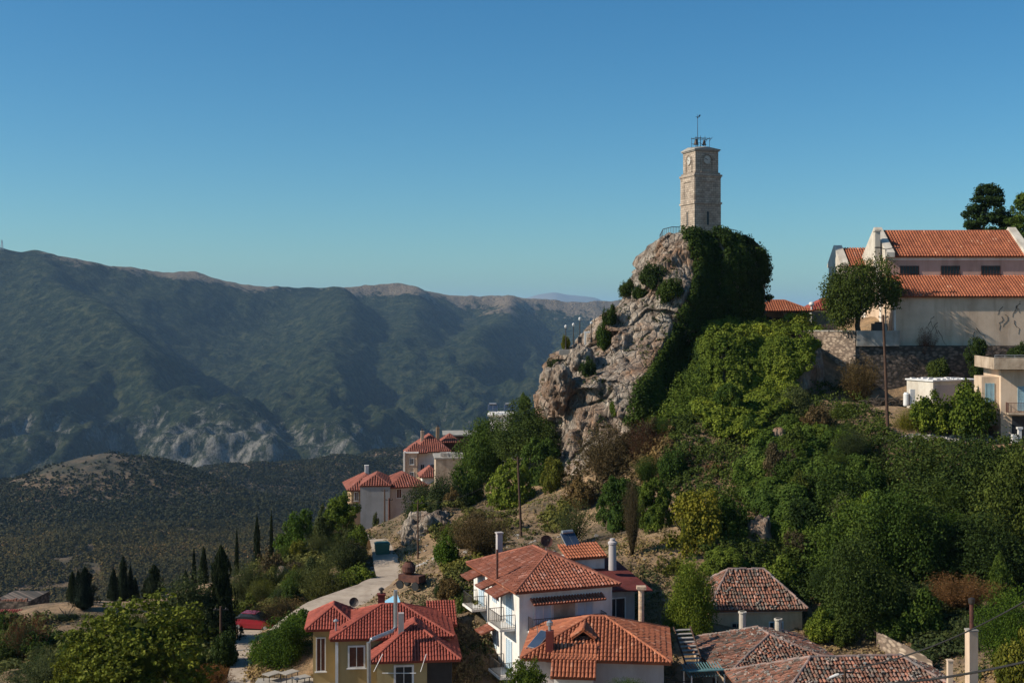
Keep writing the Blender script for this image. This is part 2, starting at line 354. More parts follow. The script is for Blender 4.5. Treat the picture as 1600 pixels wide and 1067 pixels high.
def vnoise(x, y, s, seed=0, octv=5, gain=.5):
    """value-noise fbm on arrays, -1..1"""
    r = np.random.default_rng(seed); T = r.random((256, 256)); out = np.zeros_like(x, float); amp = 1; tot = 0
    for o in range(octv):
        u = x * s + 37.1 * o + 500; v = y * s + 91.7 * o + 500; iu = np.floor(u).astype(int); iv = np.floor(v).astype(int); fu = u - iu; fv = v - iv
        fu = fu * fu * (3 - 2 * fu); fv = fv * fv * (3 - 2 * fv)
        g = lambda a, b: T[(iu + a) % 256, (iv + b) % 256]
        out += amp * ((g(0, 0) * (1 - fu) + g(1, 0) * fu) * (1 - fv) + (g(0, 1) * (1 - fu) + g(1, 1) * fu) * fv - .5) * 2
        tot += amp; amp *= gain; s *= 2
    return out / tot
def grid_mesh(name, xs, ys, Z, mat, tint=None, smooth=True, kind='structure', X=None, Y=None):
    if X is None: X, Y = np.meshgrid(xs, ys)
    ny, nx = X.shape; V = np.stack([X.ravel(), Y.ravel(), Z.ravel()], 1)
    i = (np.arange(ny - 1)[:, None] * nx + np.arange(nx - 1)[None]).ravel()
    Fc = np.stack([i, i + 1, i + nx + 1, i + nx], 1)
    me = np_mesh(name, V, Fc, tint, smooth); me.materials.append(mat); o = link(bpy.data.objects.new(name, me))
    if kind: o["kind"] = kind
    return o
near = [(0, 1010, 115), (60, 1000, 112), (0, 1067, 98), (200, 1067, 90), (350, 1060, 92), (385, 1000, 102), (395, 982, 110), (450, 940, 118), (430, 900, 135),
  (500, 870, 140), (470, 860, 150), (520, 835, 190), (400, 900, 135), (345, 950, 125), (590, 836, 185), (640, 834, 180), (560, 842, 190), (625, 836, 196), (690, 815, 185), (585, 853, 160), (600, 880, 135), (610, 905, 115),
  (570, 930, 105), (500, 960, 100), (545, 895, 120), (660, 795, 130), (650, 850, 122), (700, 860, 112), (720, 900, 100), (690, 940, 97), (750, 840, 115), (850, 830, 118),
  (850, 785, 125), (950, 765, 125), (900, 750, 132), (1000, 830, 108), (1000, 900, 98), (1060, 740, 120), (1040, 690, 125), (1000, 700, 128), (1075, 655, 130),
  (1110, 645, 134.5), (1170, 640, 135.5), (1225, 640, 137), (1262, 610, 142), (1300, 604, 144.5), (1332, 618, 143), (1400, 640, 135), (1380, 632, 130), (1450, 640, 128), (1450, 682, 120), (1560, 692, 118), (1380, 690, 119),
  (1250, 650, 131), (1210, 690, 122), (1170, 780, 112), (1190, 840, 105), (1300, 800, 108), (1450, 780, 110), (1450, 900, 99), (1550, 920, 98), (1400, 980, 92),
  (1500, 1040, 84), (1600, 1050, 78), (1150, 950, 95), (1170, 900, 99), (700, 742, 230), (640, 755, 240), (720, 760, 150), (800, 745, 150), (680, 800, 160), (780, 800, 130),
  (1590, 760, 108), (1330, 690, 120), (1090, 830, 104), (470, 1040, 90), (420, 1055, 90), (0, 960, 125), (740, 1000, 90), (1080, 1040, 86)]
NP = [tuple(P(*p)) for p in near]
NP += [(0.5, 85, -29), (-12, 84, -29), (-6, 78, -29.5), (4, 76, -27.5), (14, 84, -26.5), (20, 80, -27), (24, 72, -27), (0, 60, -30), (-30, 60, -30), (30, 60, -26), (0, 30, -30), (-60, 40, -34), (60, 40, -24), (0, -20, -28), (60, -20, -20), (-60, -20, -34),
  (-60, 100, -36), (-52, 140, -37), (-60, 125, -37), (-40, 160, -44), (-30, 190, -46), (-25, 250, -50), (0, 300, -62), (-80, 150, -52), (-110, 100, -50), (-150, 250, -115), (-150, 60, -52), (0, 400, -120), (-60, 400, -140),
  (-60, 210, -66), (100, 300, -40), (150, 400, -80), (60, 230, -12), (30, 200, -14), (5, 200, -22), (-3, 180, -24), (90, 170, 0), (70, 120, -8), (120, 120, 2), (70, 90, -16), (110, 60, -14), (160, 200, 2),
  (42, 156, -2.1), (46, 154, -2.1), (50, 153, -2.2), (64, 152, -2.1), (80, 153, -1.8), (40, 170, -1.7), (55, 175, -1.7), (75, 185, -1), (37, 178, -1.7), (44, 190, -2),
  (41, 146.5, -8.5), (44, 147.3, -10), (55, 147.3, -10), (70, 147.3, -10), (84, 147, -10), (50, 140, -10.5), (65, 140, -10), (24, 168, -6), (18, 158, -3), (14, 150, -8), (33, 151, -3.0), (28, 150, -3.2), (18, 140, -11), (15, 142, -12), (10, 165, -14)]
hN0 = rbf(NP)
def hN(x, y):
    x = np.asarray(x, float); y = np.asarray(y, float)
    return hN0(x, y) + vnoise(x, y, .16, 3, 4) * .5
xs = np.linspace(-150, 150, 400); ys = np.concatenate([np.linspace(-30, 70, 60), np.linspace(71, 200, 260), np.linspace(202, 420, 70)])
X, Y = np.meshgrid(xs, ys); ZN = hN(X, Y)
hill = grid_mesh("hillside", xs, ys, ZN, M['soil'])
def bvh_of(me): return BVHTree.FromPolygons([v.co.copy() for v in me.vertices], [tuple(p.vertices) for p in me.polygons])
BT = bvh_of(hill.data)
def hit(px, py, bvh=None):
    d = P(px, py, 1).normalized(); r = (bvh or BT).ray_cast(Vector((0, 0, 0)), d, 2000)
    return r[0]
def gz(x, y):
    r = BT.ray_cast(Vector((x, y, 200)), Vector((0, 0, -1)), 1000)
    return r[0].z if r[0] is not None else -30.0

# middle olive hills
mid = [(0, 975, 800), (200, 965, 800), (400, 900, 860), (0, 850, 1050), (200, 850, 1050), (400, 825, 1120), (150, 780, 1250), (0, 768, 1350), (90, 722, 1400), (150, 704, 1430), (200, 707, 1440), (280, 716, 1450), (0, 745, 1500),
  (450, 790, 1500), (560, 800, 1400), (350, 745, 1750), (450, 738, 1900), (550, 724, 2000), (600, 800, 1300), (620, 712, 2300), (680, 700, 2500), (570, 735, 1850), (760, 720, 2300), (900, 740, 2200), (-200, 780, 1300), (-400, 800, 1200), (-200, 960, 800), (330, 762, 1500), (1100, 760, 2200)]
MP = [tuple(P(*p)) for p in mid] + [(-300, 420, -190), (0, 420, -170), (300, 420, -150), (800, 420, -120), (-900, 420, -220), (-300, 600, -210), (0, 600, -200), (400, 700, -220), (-480, 1600, -240), (-200, 1650, -260), (-700, 2300, -380), (-200, 2500, -400), (200, 2700, -400), (900, 2700, -380), (1500, 2600, -380), (1500, 1500, -300), (900, 1500, -280), (-1300, 2600, -400), (-1300, 1200, -230)]
hM0 = rbf(MP, 30, 5)
def hM(x, y): return hM0(x, y) + vnoise(x, y, .006, 5, 5, .55) * 16 + (1 - np.abs(vnoise(x, y, .0028, 9, 4))) * 46 * np.clip((np.asarray(y, float) - 1480) / 300, 0, 1) - 30 * np.clip((np.asarray(y, float) - 1480) / 300, 0, 1)
xm = np.linspace(-1300, 1600, 360); ym = np.linspace(415, 2750, 380); X, Y = np.meshgrid(xm, ym)
grid_mesh("olive_hills", xm, ym, hM(X, Y), M['hill'])
# olive canopy on them, a far-off wood
def ico(sub=1):
    import bmesh
    bm = bmesh.new(); bmesh.ops.create_icosphere(bm, subdivisions=sub, radius=1); V = np.array([v.co[:] for v in bm.verts]); Fc = np.array([[v.index for v in f.verts] for f in bm.faces]); bm.free(); return V, Fc
def blobs(name, pos, rad, mat, sub, lump=.3, seed=1, flat=.8, shade=None):
    V, Fc = ico(sub); r = np.random.default_rng(seed); n = len(pos)
    k = 12; var = [V * (1 + r.normal(0, lump, (len(V), 1))) for _ in range(k)]
    which = r.integers(0, k, n); A = np.stack(var)[which]; s = np.stack([rad * r.uniform(.8, 1.2, n), rad * r.uniform(.8, 1.2, n), rad * flat * r.uniform(.8, 1.2, n)], 1)
    W = A * s[:, None] + pos[:, None]; idx = (np.arange(n)[:, None, None] * len(V) + Fc[None]).reshape(-1, 3)
    t = np.repeat(r.random(n) if shade is None else shade, len(Fc)) * .6 + r.random(n * len(Fc)) * .4
    me = np_mesh(name, W.reshape(-1, 3), idx, t); me.materials.append(mat)
    return link(bpy.data.objects.new(name, me))
M['wood'] = M['wood']
M['olivewood'] = leaf("olive_canopy", (.016, .018, .005), (.06, .054, .02), (.14, .085, .04), .05)
def wood(name, n, yr, seed, rr, sub, lump):
    r = np.random.default_rng(seed); y = yr[0] + (yr[1] - yr[0]) * r.random(n); px = r.uniform(-60, 1000, n); x = (px - 800) / F * y
    dens = vnoise(x, y, .012, 8, 4); bare = np.exp(-(((px - 130) / 150) ** 2 + ((y - 1400) / 150) ** 2))
    keep = (dens + r.random(n) * 1.1 > .0) & (np.abs(vnoise(x, y, .004, 77, 4)) > .018) & (r.random(n) > bare * .97)
    x = x[keep]; y = y[keep]; rad = rr[0] + (rr[1] - rr[0]) * r.random(len(x)) ** 1.6; z = hM(x, y) + rad * .4
    sh = np.clip(.42 + vnoise(x, y, .02, 12, 4) * .9 + r.normal(0, .2, len(x)), 0, 1)
    V, t = leaves(np.stack([x, y, z], 1), rad, sub, lump, r, .6, .75, .45, .35, 1, sh); me = leaf_mesh(name, V, t); me.materials.append(M['olivewood']); o = link(bpy.data.objects.new(name, me)); return tag(o, kind='stuff')
wood("olive_wood", 62000, (620, 1150), 21, (1.2, 5.2), 22, .75)
wood("olive_wood", 160000, (1100, 2650), 22, (1.3, 4.4), 9, 1.25)

# far mountains: ridge lines with spurs, carried as a heightfield
ridges = [
 ([(-900, 372, 4100), (-300, 372, 4300), (0, 385, 4500), (90, 402, 4600), (200, 419, 4800), (300, 433, 5000), (400, 446, 5200), (470, 452, 5300), (540, 450, 5450), (600, 446, 5600), (700, 459, 5900), (820, 466, 6100), (950, 471, 6200), (1150, 478, 6400), (1400, 483, 6600), (1900, 483, 6600)], .62),
 ([(60, 399, 4550), (140, 455, 4150), (210, 530, 3650), (270, 620, 3200), (300, 690, 2900)], 1.0),
 ([(520, 446, 5100), (525, 480, 4750), (500, 540, 4200), (480, 590, 3750), (520, 660, 3200), (500, 715, 2900)], .95),
 ([(820, 466, 6000), (790, 500, 5200), (735, 530, 4600), (700, 580, 4150), (720, 650, 3600), (760, 700, 3250)], .95),
 ([(-250, 380, 4300), (-150, 500, 3700), (-60, 620, 3150), (-20, 700, 2850)], .95),
 ([(1100, 478, 6300), (1000, 530, 5000), (950, 600, 4100), (980, 680, 3400)], .42),
 ([(300, 433, 5000), (250, 455, 4700), (200, 500, 4300)], .5), ([(640, 450, 5600), (640, 500, 4900), (600, 560, 4300)], .6),
 ([(330, 620, 3300), (390, 690, 2950)], .7), ([(100, 560, 3500), (90, 680, 2900)], .6), ([(600, 640, 3500), (610, 690, 3150)], .75), ([(830, 600, 4000), (850, 690, 3300)], .6)]
xf = np.linspace(-3600, 4200, 780); yf = np.linspace(2600, 7200, 620); X, Y = np.meshgrid(xf, yf)
wx = X + vnoise(X, Y, .0016, 31, 4) * 130 + vnoise(X, Y, .008, 32, 3) * 25; wy = Y + vnoise(X, Y, .0016, 33, 4) * 130
acc = np.zeros_like(X); kk = 28.0
def seg_ridge(poly, slope):
    best = np.full(X.shape, -1e9)
    for a, b in zip(poly[:-1], poly[1:]):
        A = P(*a); B = P(*b); dx, dy = B.x - A.x, B.y - A.y
        t = np.clip(((wx - A.x) * dx + (wy - A.y) * dy) / (dx * dx + dy * dy), 0, 1)
        d = np.hypot(wx - A.x - t * dx, wy - A.y - t * dy)
        side = dx * (wy - A.y) - dy * (wx - A.x)      # sunny left flank gentle, shaded right flank steep
        sl_ = slope * (1 + (.42 if dy < 0 and abs(dy) > abs(dx) * .6 else 0) * np.tanh(side / 6e4) * 1.0)
        best = np.maximum(best, A.z + t * (B.z - A.z) - sl_ * (np.sqrt(d * d + 60 ** 2) - 60))
    return best
layers = [seg_ridge(*r) for r in ridges] + [np.full(X.shape, -430.0)]
mx = np.max(layers, 0); Zf = mx + kk * np.log(sum(np.exp((l - mx) / kk) for l in layers))
low = np.clip((-40 - Zf) / 250, 0, 1)
rg = 1 - np.abs(vnoise(X * 1.0, Y * .45, .0065, 40, 4))
Zf = Zf + (rg - .75) * (22 + 105 * low) + vnoise(X, Y, .02, 41, 4) * (5 + 13 * low) + vnoise(X, Y, .0032, 42, 3) * (6 + 12 * np.clip((130 - Zf) / 200, 0, 1))
pxm = X / Y * F + 800; pym = HZ - Zf / Y * F
sky_z = np.interp(pxm, [p[0] for p in ridges[0][0]], [p[1] for p in ridges[0][0]])
bare = np.clip(1 - (pym - sky_z - 2) / (22 + 26 * np.clip((pxm - 480) / 300, 0, 1)), 0, 1) * .8 - .35 * np.exp(-((pxm - 20) / 70) ** 2) - .3 * np.exp(-((pxm - 500) / 55) ** 2) - .2 * np.exp(-((pxm - 350) / 60) ** 2)
cliff = np.clip((pym - 560) / 120, 0, 1)
grid_mesh("far_mountains", xf, yf, Zf, M['mountain'], np.stack([bare.ravel(), cliff.ravel(), bare.ravel() * 0], 1))
# distant mountains and base ground to the horizon
xd = np.linspace(-9000, 16000, 300); yd = np.linspace(18000, 23000, 40); X, Y = np.meshgrid(xd, yd); pxd = X / Y * F + 800
top = np.interp(pxd, [0, 700, 815, 840, 868, 890, 930, 960, 1000, 1200, 1300, 1500], [-250, -150, 300, 372, 402, 350, 300, 180, 160, 190, 150, 100])
Zd = (top + 450) * np.exp(-((Y - 20500) / 1300) ** 2) - 450 + vnoise(X, Y, .0012, 51, 4) * 40
grid_mesh("distant_mountains", xd, yd, Zd, M['far'])
g = MB().box(-45000, 45000, -8000, 40000, -470, -455); o = g.build("ground", 'plain'); tag(o, kind='structure')
# valley-side skirt joining hillside sheets
# ------------------------------------------------------------------ haze
hz = MB().box(-44000, 44000, -7900, 39000, -471.5, 420).build("haze", 'plain'); hz["kind"] = "stuff"; hz.data.materials.clear()
hm = bpy.data.materials.new("pale_haze"); hm.use_nodes = True; t = hm.node_tree; t.nodes.remove(t.nodes["Principled BSDF"])
pv = t.nodes.new("ShaderNodeVolumePrincipled"); pv.inputs["Color"].default_value = (.42, .68, 1.0, 1); pv.inputs["Density"].default_value = 3.5e-5; pv.inputs["Anisotropy"].default_value = .1
t.links.new(pv.outputs[0], t.nodes["Material Output"].inputs["Volume"]); hz.data.materials.append(hm)

# ------------------------------------------------------------------ the crag
XS_Z = [  # py, left px, right px, front Y, back Y, px of the front ridge
 (362, 1062, 1142, 157, 170, 1085), (370, 1034, 1156, 155, 171, 1086), (385, 1018, 1176, 153.5, 172, 1088), (400, 1004, 1194, 152, 173, 1090), (430, 992, 1205, 150.5, 174, 1088), (450, 984, 1209, 149.5, 174, 1080), (480, 962, 1211, 148, 175, 1062),
 (505, 936, 1212, 146.5, 175, 1048), (540, 912, 1210, 144.5, 175, 1032), (560, 894, 1200, 143, 175, 1020), (590, 870, 1194, 140, 175, 1004), (640, 852, 1180, 136.5, 175, 990), (700, 858, 1170, 133, 175, 980), (760, 862, 1160, 130, 175, 980), (830, 872, 1160, 128, 175, 980)]
def crag_at(py):
    a = np.array(XS_Z, float); return [np.interp(py, a[:, 0], a[:, i]) for i in (1, 2, 3, 4, 5)]
def build_crag():
    npy, na = 300, 460; V = np.zeros((npy + 1, na, 3)); rows = np.linspace(366, 830, npy)
    for i, py in enumerate(rows):
        l, r, f, b, rp = crag_at(py); Yl = f + 10; z = (HZ - py) / F * (f + 6)
        x0 = (l - 800) / F * Yl; x1 = (r - 800) / F * (f + 14); cx, cy = (x0 + x1) / 2, (f + b) / 2; rx, ry = (x1 - x0) / 2, (b - f) / 2
        for j in range(na):
            q = 2 * math.pi * j / na; c, s_ = math.cos(q), math.sin(q); e = .72
            X_ = cx + rx * math.copysign(abs(c) ** e, c); Y_ = cy + ry * math.copysign(abs(s_) ** e, s_); xr = (rp - 800) / F * f
            if s_ < 0 and X_ > xr: Y_ += min(1.15 * (X_ - xr), 13) * (b - Y_) / (b - f)     # shaded face falls back behind the front ridge
            V[i, j] = (X_, Y_, z)
    out = V[:npy].copy(); cen = out.mean(1, keepdims=True); dirn = out - cen; dirn[..., 2] = 0; dirn /= np.linalg.norm(dirn, axis=2, keepdims=True) + 1e-6
    q = Matrix.Rotation(.5, 3, 'Y')
    for i in range(npy):
        fade = min(1, .12 + i / 30)
        for j in range(na):
            p = Vector(out[i, j]); pr = q @ p; ps = Vector((pr.x, pr.y, pr.z * .42)); d = 0
            wp = ps + noise.noise_vector(ps * .35) * 1.1
            for sc, tl, of in ((.085, 4.4, 1.5), (.24, 1.9, .65), (.7, .55, .2)):
                qq = wp * sc + Vector((sc * 40, 3, 1)); c0 = noise.voronoi(qq)[1][0]; rv = noise.cell_vector(c0 * 57.3) - Vector((.5, .5, .5)); d += (qq - c0).dot(rv) * tl + rv.x * of
            ck = noise.noise(Vector((pr.x * .55, pr.y * .55, pr.z * .09)) + noise.noise_vector(p * .6) * .3); d -= max(0, .07 - abs(ck)) * 7
            n2 = noise.ridged_multi_fractal(ps * .45, 1.0, 2.1, 5, 1, 2)
            d += noise.fractal(ps * .11, 1.0, 2.0, 3) * 1.8 - (n2 - 1.3) * .35 - .7
            out[i, j] += dirn[i, j] * d * fade; out[i, j, 2] += (noise.noise(p * .4) * .8 if i > 2 else noise.noise(p * .4) * .15)
    topc = np.array([[out[0, :, 0].mean(), out[0, :, 1].mean(), out[0, :, 2].mean()]])
    VV = np.concatenate([out.reshape(-1, 3), topc]); k = npy * na
    i, j = np.meshgrid(np.arange(npy - 1), np.arange(na), indexing='ij'); a = (i * na + j).ravel(); b = (i * na + (j + 1) % na).ravel()
    Fc = np.stack([a, a + na, b + na, b], 1); j = np.arange(na); T = np.stack([np.full(na, k), j, (j + 1) % na], 1)
    me = np_mesh("crag", VV, [Fc, T], None, True); me.materials.append(M['rock']); me.flip_normals() if False else None
    return link(bpy.data.objects.new("crag", me))
crag = build_crag(); crag["kind"] = "structure"
BC = bvh_of(crag.data)
# ivy-grown terrace bank between the crag and the church wall: a nearly vertical face
def bank():
    pl = [Vector((25.5, 154, 0)), Vector((23.2, 149, 0)), Vector((22.6, 145.5, 0)), Vector((24.0, 143.6, 0)), Vector((27, 143.2, 0)), Vector((29.0, 144.0, 0)), Vector((30.2, 143.2, 0)), Vector((33.5, 142.8, 0)), Vector((35.8, 144.0, 0)), Vector((36.6, 148, 0)), Vector((36.8, 154, 0))]
    pts = []
    for a, b in zip(pl[:-1], pl[1:]):
        n_ = max(2, int((b - a).length / .3)); pts += [a.lerp(b, i / n_) for i in range(n_)]
    pts.append(pl[-1]); nz = 44; V = []
    for k in range(nz):
        u = k / (nz - 1); z = -2.9 - u * 11
        for i, p in enumerate(pts):
            t_ = (pts[min(i + 1, len(pts) - 1)] - pts[max(i - 1, 0)]).normalized(); o = Vector((t_.y * .25, -t_.x, 0))
            q = Vector((p.x, p.y, z)); d = u * 12 * .42 + noise.fractal(q * .28, 1, 2, 4) * 1.5; V.append(tuple(q + o * (d * min(1, u * 8 + .2))))
    m_ = len(pts); Fc = [(k * m_ + i, k * m_ + i + 1, (k + 1) * m_ + i + 1, (k + 1) * m_ + i) for k in range(nz - 1) for i in range(m_ - 1)]
    c = len(V); V.append((29, 149, -2.8)); T_ = [(c, i + 1, i) for i in range(m_ - 1)] + [(c, 0, m_ - 1)]
    me = np_mesh("terrace_bank", np.array(V), [np.array(Fc), np.array(T_)], None, True); me.materials.append(M['rock']); return link(bpy.data.objects.new("terrace_bank", me))
bk = bank(); bk["kind"] = "structure"; BK = bvh_of(bk.data)
def boulder(px, py, Y, sx, sy, sz, seed, label, mat='rock', sub=5, name="boulder", dip=True):
    V, Fc = ico(sub); out = []
    for v in V:
        p = Vector(v); u = Vector((p.x * sx, p.y * sy, p.z * sz)) + Vector((seed * 3.1, 0, 0)); d = noise.voronoi(u * .5)[0]
        k = 1 + (d[1] - d[0]) * .22 + noise.fractal(u * .7, .8, 2, 6) * .3 - .08
        out.append((p.x * sx * k, p.y * sy * k, p.z * sz * k))
    me = np_mesh(name, out, Fc, None, True); me.materials.append(M[mat]); o = link(bpy.data.objects.new(name, me)); o.location = P(px, py, Y)
    return tag(o, label, "boulder")
boulder(872, 604, 143, 1.8, 2.2, 2.8, 1, "big pale boulder jutting out at the left foot of the clock tower crag")
boulder(908, 560, 147, 1.5, 1.6, 1.6, 2, "rounded rock block just below the four lamp posts on the crag shoulder")
boulder(672, 828, 125, 3.0, 2.4, 1.9, 3, "grey fractured rock outcrop beside the pale road")
boulder(643, 836, 124, 1.1, 1.6, 1.7, 6, "pale flat-faced rock slab standing at the road edge")
boulder(441, 908, 127, .95, 1.2, 1.5, 4, "rounded brown boulder on the slope left of the hairpin bank")
boulder(1215, 690, 121, .8, 1, 1.6, 5, "pointed pale rock showing at the crest of the ivy mound")
boulder(1188, 842, 104, 1.1, 1.2, 2.2, 8, "bare reddish rock face under the left edge of the ivy mound")

# ------------------------------------------------------------------ foliage
def unit(V):
    lo, hi = np.percentile(V, .3, axis=0), np.percentile(V, 99.7, axis=0); c = (lo + hi) / 2
    V = V - np.array([c[0], c[1], lo[2]]); s = hi - lo; return V / np.array([s[0], s[1], s[2]])
def proto_round(seed, nl, npf, per, leaf_, kind='round'):
    r = np.random.default_rng(seed); C = []; Rd = []
    if kind == 'round':
        for _ in range(nl):
            d = r.normal(size=3); d[2] = abs(d[2]) * .8 - .25; d /= np.linalg.norm(d); c = d * np.array([.3, .3, .32]) * r.uniform(.5, 1.15) + [0, 0, .5]; br = r.uniform(.10, .19)
            e = r.normal(size=(npf, 3)); e /= np.linalg.norm(e, axis=1, keepdims=True); C.append(c + e * br * r.uniform(.75, 1.15, (npf, 1))); Rd.append(r.uniform(.045, .085, npf))
    elif kind == 'mound':
        for _ in range(nl):
            q = r.uniform(0, 2 * math.pi); v = r.uniform(0, 1); d = np.array([math.cos(q) * (1 - v * v) ** .5, math.sin(q) * (1 - v * v) ** .5, v]); c = d * np.array([.42, .42, .8]) * r.uniform(.86, 1.0); br = r.uniform(.06, .13)
            e = r.normal(size=(npf, 3)) * .6 + d; e /= np.linalg.norm(e, axis=1, keepdims=True); C.append(c + e * br); Rd.append(r.uniform(.03, .06, npf))
    elif kind == 'tall':
        for _ in range(nl):
            z = r.uniform(.08, .92); w_ = .42 * math.sin(min(1, (z + .15) / .5) * math.pi / 2) * (1 - max(0, z - .5) * 1.3); q = r.uniform(0, 6.28)
            c = np.array([math.cos(q) * w_, math.sin(q) * w_, z]) * [r.uniform(.5, 1.1)] * 1 ; c[2] = z; br = r.uniform(.08, .14)
            e = r.normal(size=(npf, 3)); e /= np.linalg.norm(e, axis=1, keepdims=True); C.append(c + e * br * [1, 1, 1.1]); Rd.append(r.uniform(.035, .065, npf))
    elif kind == 'pine':
        for _ in range(nl):
            z = r.uniform(.05, .97); w_ = .5 * (1 - z) ** .55 * r.uniform(.55, 1.05); q = r.uniform(0, 6.28); c = np.array([math.cos(q) * w_, math.sin(q) * w_, z])
            e = r.normal(size=(npf, 3)); e /= np.linalg.norm(e, axis=1, keepdims=True); C.append(c + e * [.09, .09, .035]); Rd.append(r.uniform(.03, .05, npf))
    C = np.concatenate(C); Rd = np.concatenate(Rd); V, t = leaves(C, Rd, per, leaf_, r); V = unit(V)
    # solid inner mass of twigs and leaves so that a dense crown is not hollow
    if kind in ('round', 'mound', 'tall') and nl != 13:
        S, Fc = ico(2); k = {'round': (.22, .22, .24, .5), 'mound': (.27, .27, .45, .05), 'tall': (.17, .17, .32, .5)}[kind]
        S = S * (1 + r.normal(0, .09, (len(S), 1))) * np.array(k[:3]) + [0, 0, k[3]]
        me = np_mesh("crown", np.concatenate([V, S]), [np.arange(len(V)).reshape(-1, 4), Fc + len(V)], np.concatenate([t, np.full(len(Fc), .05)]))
        return me
    return leaf_mesh("crown", V, t)
def proto_cyp(seed, n, per, leaf_, wide=.5, jag=.0):
    r = np.random.default_rng(seed); z = r.random(n) ** .9; prof = np.minimum(1, (z + .02) * 6) * (1 - z) ** .62 * (.75 + .25 * np.sin(z * 20 + seed) * jag + .25); q = r.uniform(0, 6.28, n)
    rr = wide * prof * r.uniform(.6, 1.05 + jag * .35, n); C = np.stack([np.cos(q) * rr, np.sin(q) * rr, z * .97], 1); Rd = r.uniform(.02, .05, n) * (1 - z * .5)
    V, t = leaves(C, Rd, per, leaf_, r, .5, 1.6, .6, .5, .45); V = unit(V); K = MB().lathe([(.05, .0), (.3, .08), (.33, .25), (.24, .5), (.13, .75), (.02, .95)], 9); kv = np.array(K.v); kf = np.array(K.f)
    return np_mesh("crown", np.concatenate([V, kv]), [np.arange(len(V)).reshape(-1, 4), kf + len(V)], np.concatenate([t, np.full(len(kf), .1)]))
def proto_wispy(seed, nb, per, leaf_, spread=1.0):
    r = np.random.default_rng(seed); P_ = []; T = MB()
    for b in range(nb):
        q = r.uniform(0, 6.28); tilt = r.uniform(.05, .95) * spread; L = r.uniform(.6, 1.0) * (1 - .25 * tilt); d = Vector((math.cos(q) * tilt * .75, math.sin(q) * tilt * .75, 1)).normalized(); pts = []
        for k in range(6):
            u = k / 5; p = Vector((math.cos(q), math.sin(q), 0)) * .03 + d * L * u + Vector((math.cos(q), math.sin(q), -.4)) * .14 * u * u * tilt + Vector(r.normal(0, .012, 3)); pts.append(p)
            if k > 1:
                for _ in range(per): P_.append(list(p + Vector(r.normal(0, .045, 3))))
        T.tube(pts, [.008 * (1 - k / 6.5) for k in range(6)], 3, cap=False)
    P_ = np.array(P_); V, t = leaves(P_, np.full(len(P_), .03), 3, leaf_, r, .3, 1.2, .3, .3, .5)
    tv = np.array(T.v); tf = np.array(T.f)
    lo, hi = np.percentile(V, .5, axis=0), np.percentile(V, 99.5, axis=0); off = np.array([(lo[0] + hi[0]) / 2, (lo[1] + hi[1]) / 2, 0]); sc = np.array([hi[0] - lo[0], hi[1] - lo[1], hi[2]])
    VV = (np.concatenate([V, tv]) - off) / sc
    return np_mesh("crown", VV, [np.arange(len(V)).reshape(-1, 4), tf + len(V)], np.concatenate([t, np.full(len(tf), .0)]))
def proto_big(seed):   # plane tree close by, large leaf clumps
    r = np.random.default_rng(seed); C = []; Rd = []
    for _ in range(85):
        d = r.normal(size=3); d[2] = d[2] * .9 + .1; d /= np.linalg.norm(d); c = d * [.40, .40, .42] * r.uniform(.55, 1.08) + [0, 0, .5]; e = r.normal(size=(26, 3)) * .055 * [1, 1, .8]; C.append(c + e); Rd.append(r.uniform(.012, .03, 26))
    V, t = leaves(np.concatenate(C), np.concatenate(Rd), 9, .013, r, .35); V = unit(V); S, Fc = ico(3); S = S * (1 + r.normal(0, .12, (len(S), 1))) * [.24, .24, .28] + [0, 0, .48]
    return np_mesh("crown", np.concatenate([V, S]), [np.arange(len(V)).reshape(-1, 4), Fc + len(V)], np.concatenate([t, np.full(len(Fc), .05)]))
PR = {
 'round': [proto_round(s, 18, 34, 18, .02) for s in (1, 2, 3)], 'biground': [proto_round(s, 34, 46, 24, .009) for s in (4, 5, 6)], 'open': [proto_round(s, 13, 70, 24, .010) for s in (31, 32)],
 'mound': [proto_round(s, 80, 18, 14, .016, 'mound') for s in (7, 8)], 'tall': [proto_round(s, 30, 30, 14, .016, 'tall') for s in (9, 10, 11)], 'pine': [proto_round(s, 90, 16, 14, .016, 'pine') for s in (12, 13)],
 'cyp': [proto_cyp(s, 900, 14, .022) for s in (14, 15)], 'cypjag': [proto_cyp(s, 900, 16, .022, .5, .9) for s in (16, 17)],
 'wispy': [proto_wispy(s, 60, 8, .014) for s in (18, 19)], 'spray': [proto_wispy(s, 150, 14, .011, .8) for s in (20, 21, 22)], 'plane': [proto_big(23), proto_big(24)]}
def trunk_mesh(seed, h, rad, forks=4, reach=.5):
    r = random.Random(seed); m = MB(); pts = [Vector((0, 0, -.3))]; 
    for k in range(1, 6): pts.append(Vector((r.uniform(-.06, .06) * h, r.uniform(-.06, .06) * h, h * k / 5)))
    m.tube(pts, [rad * (1.25 - .13 * k) for k in range(6)], 8)
    for k in range(forks):
        q = k * 6.28 / forks + r.uniform(-.4, .4); st = pts[2 + k % 3]; e = st + Vector((math.cos(q) * reach, math.sin(q) * reach, reach * 1.1)); m.tube([st, (st + e) / 2 + Vector((0, 0, -.05 * h)), e], [rad * .55, rad * .4, rad * .2], 6)
    return m
PC = {}
def crown_obj(kind, colr, parent, loc, scale, name="crown"):
    k = PC.get(kind, 0); PC[kind] = k + 1; me = PR[kind][k % len(PR[kind])]
    if not me.materials: me.materials.append(M['leaf'])
    o = link(bpy.data.objects.new(name, me), parent); o.location = loc; o.scale = scale; o.rotation_euler = (0, 0, rnd.uniform(0, 6.28))
    o.material_slots[0].link = 'OBJECT'; o.material_slots[0].material = M[colr]; return o
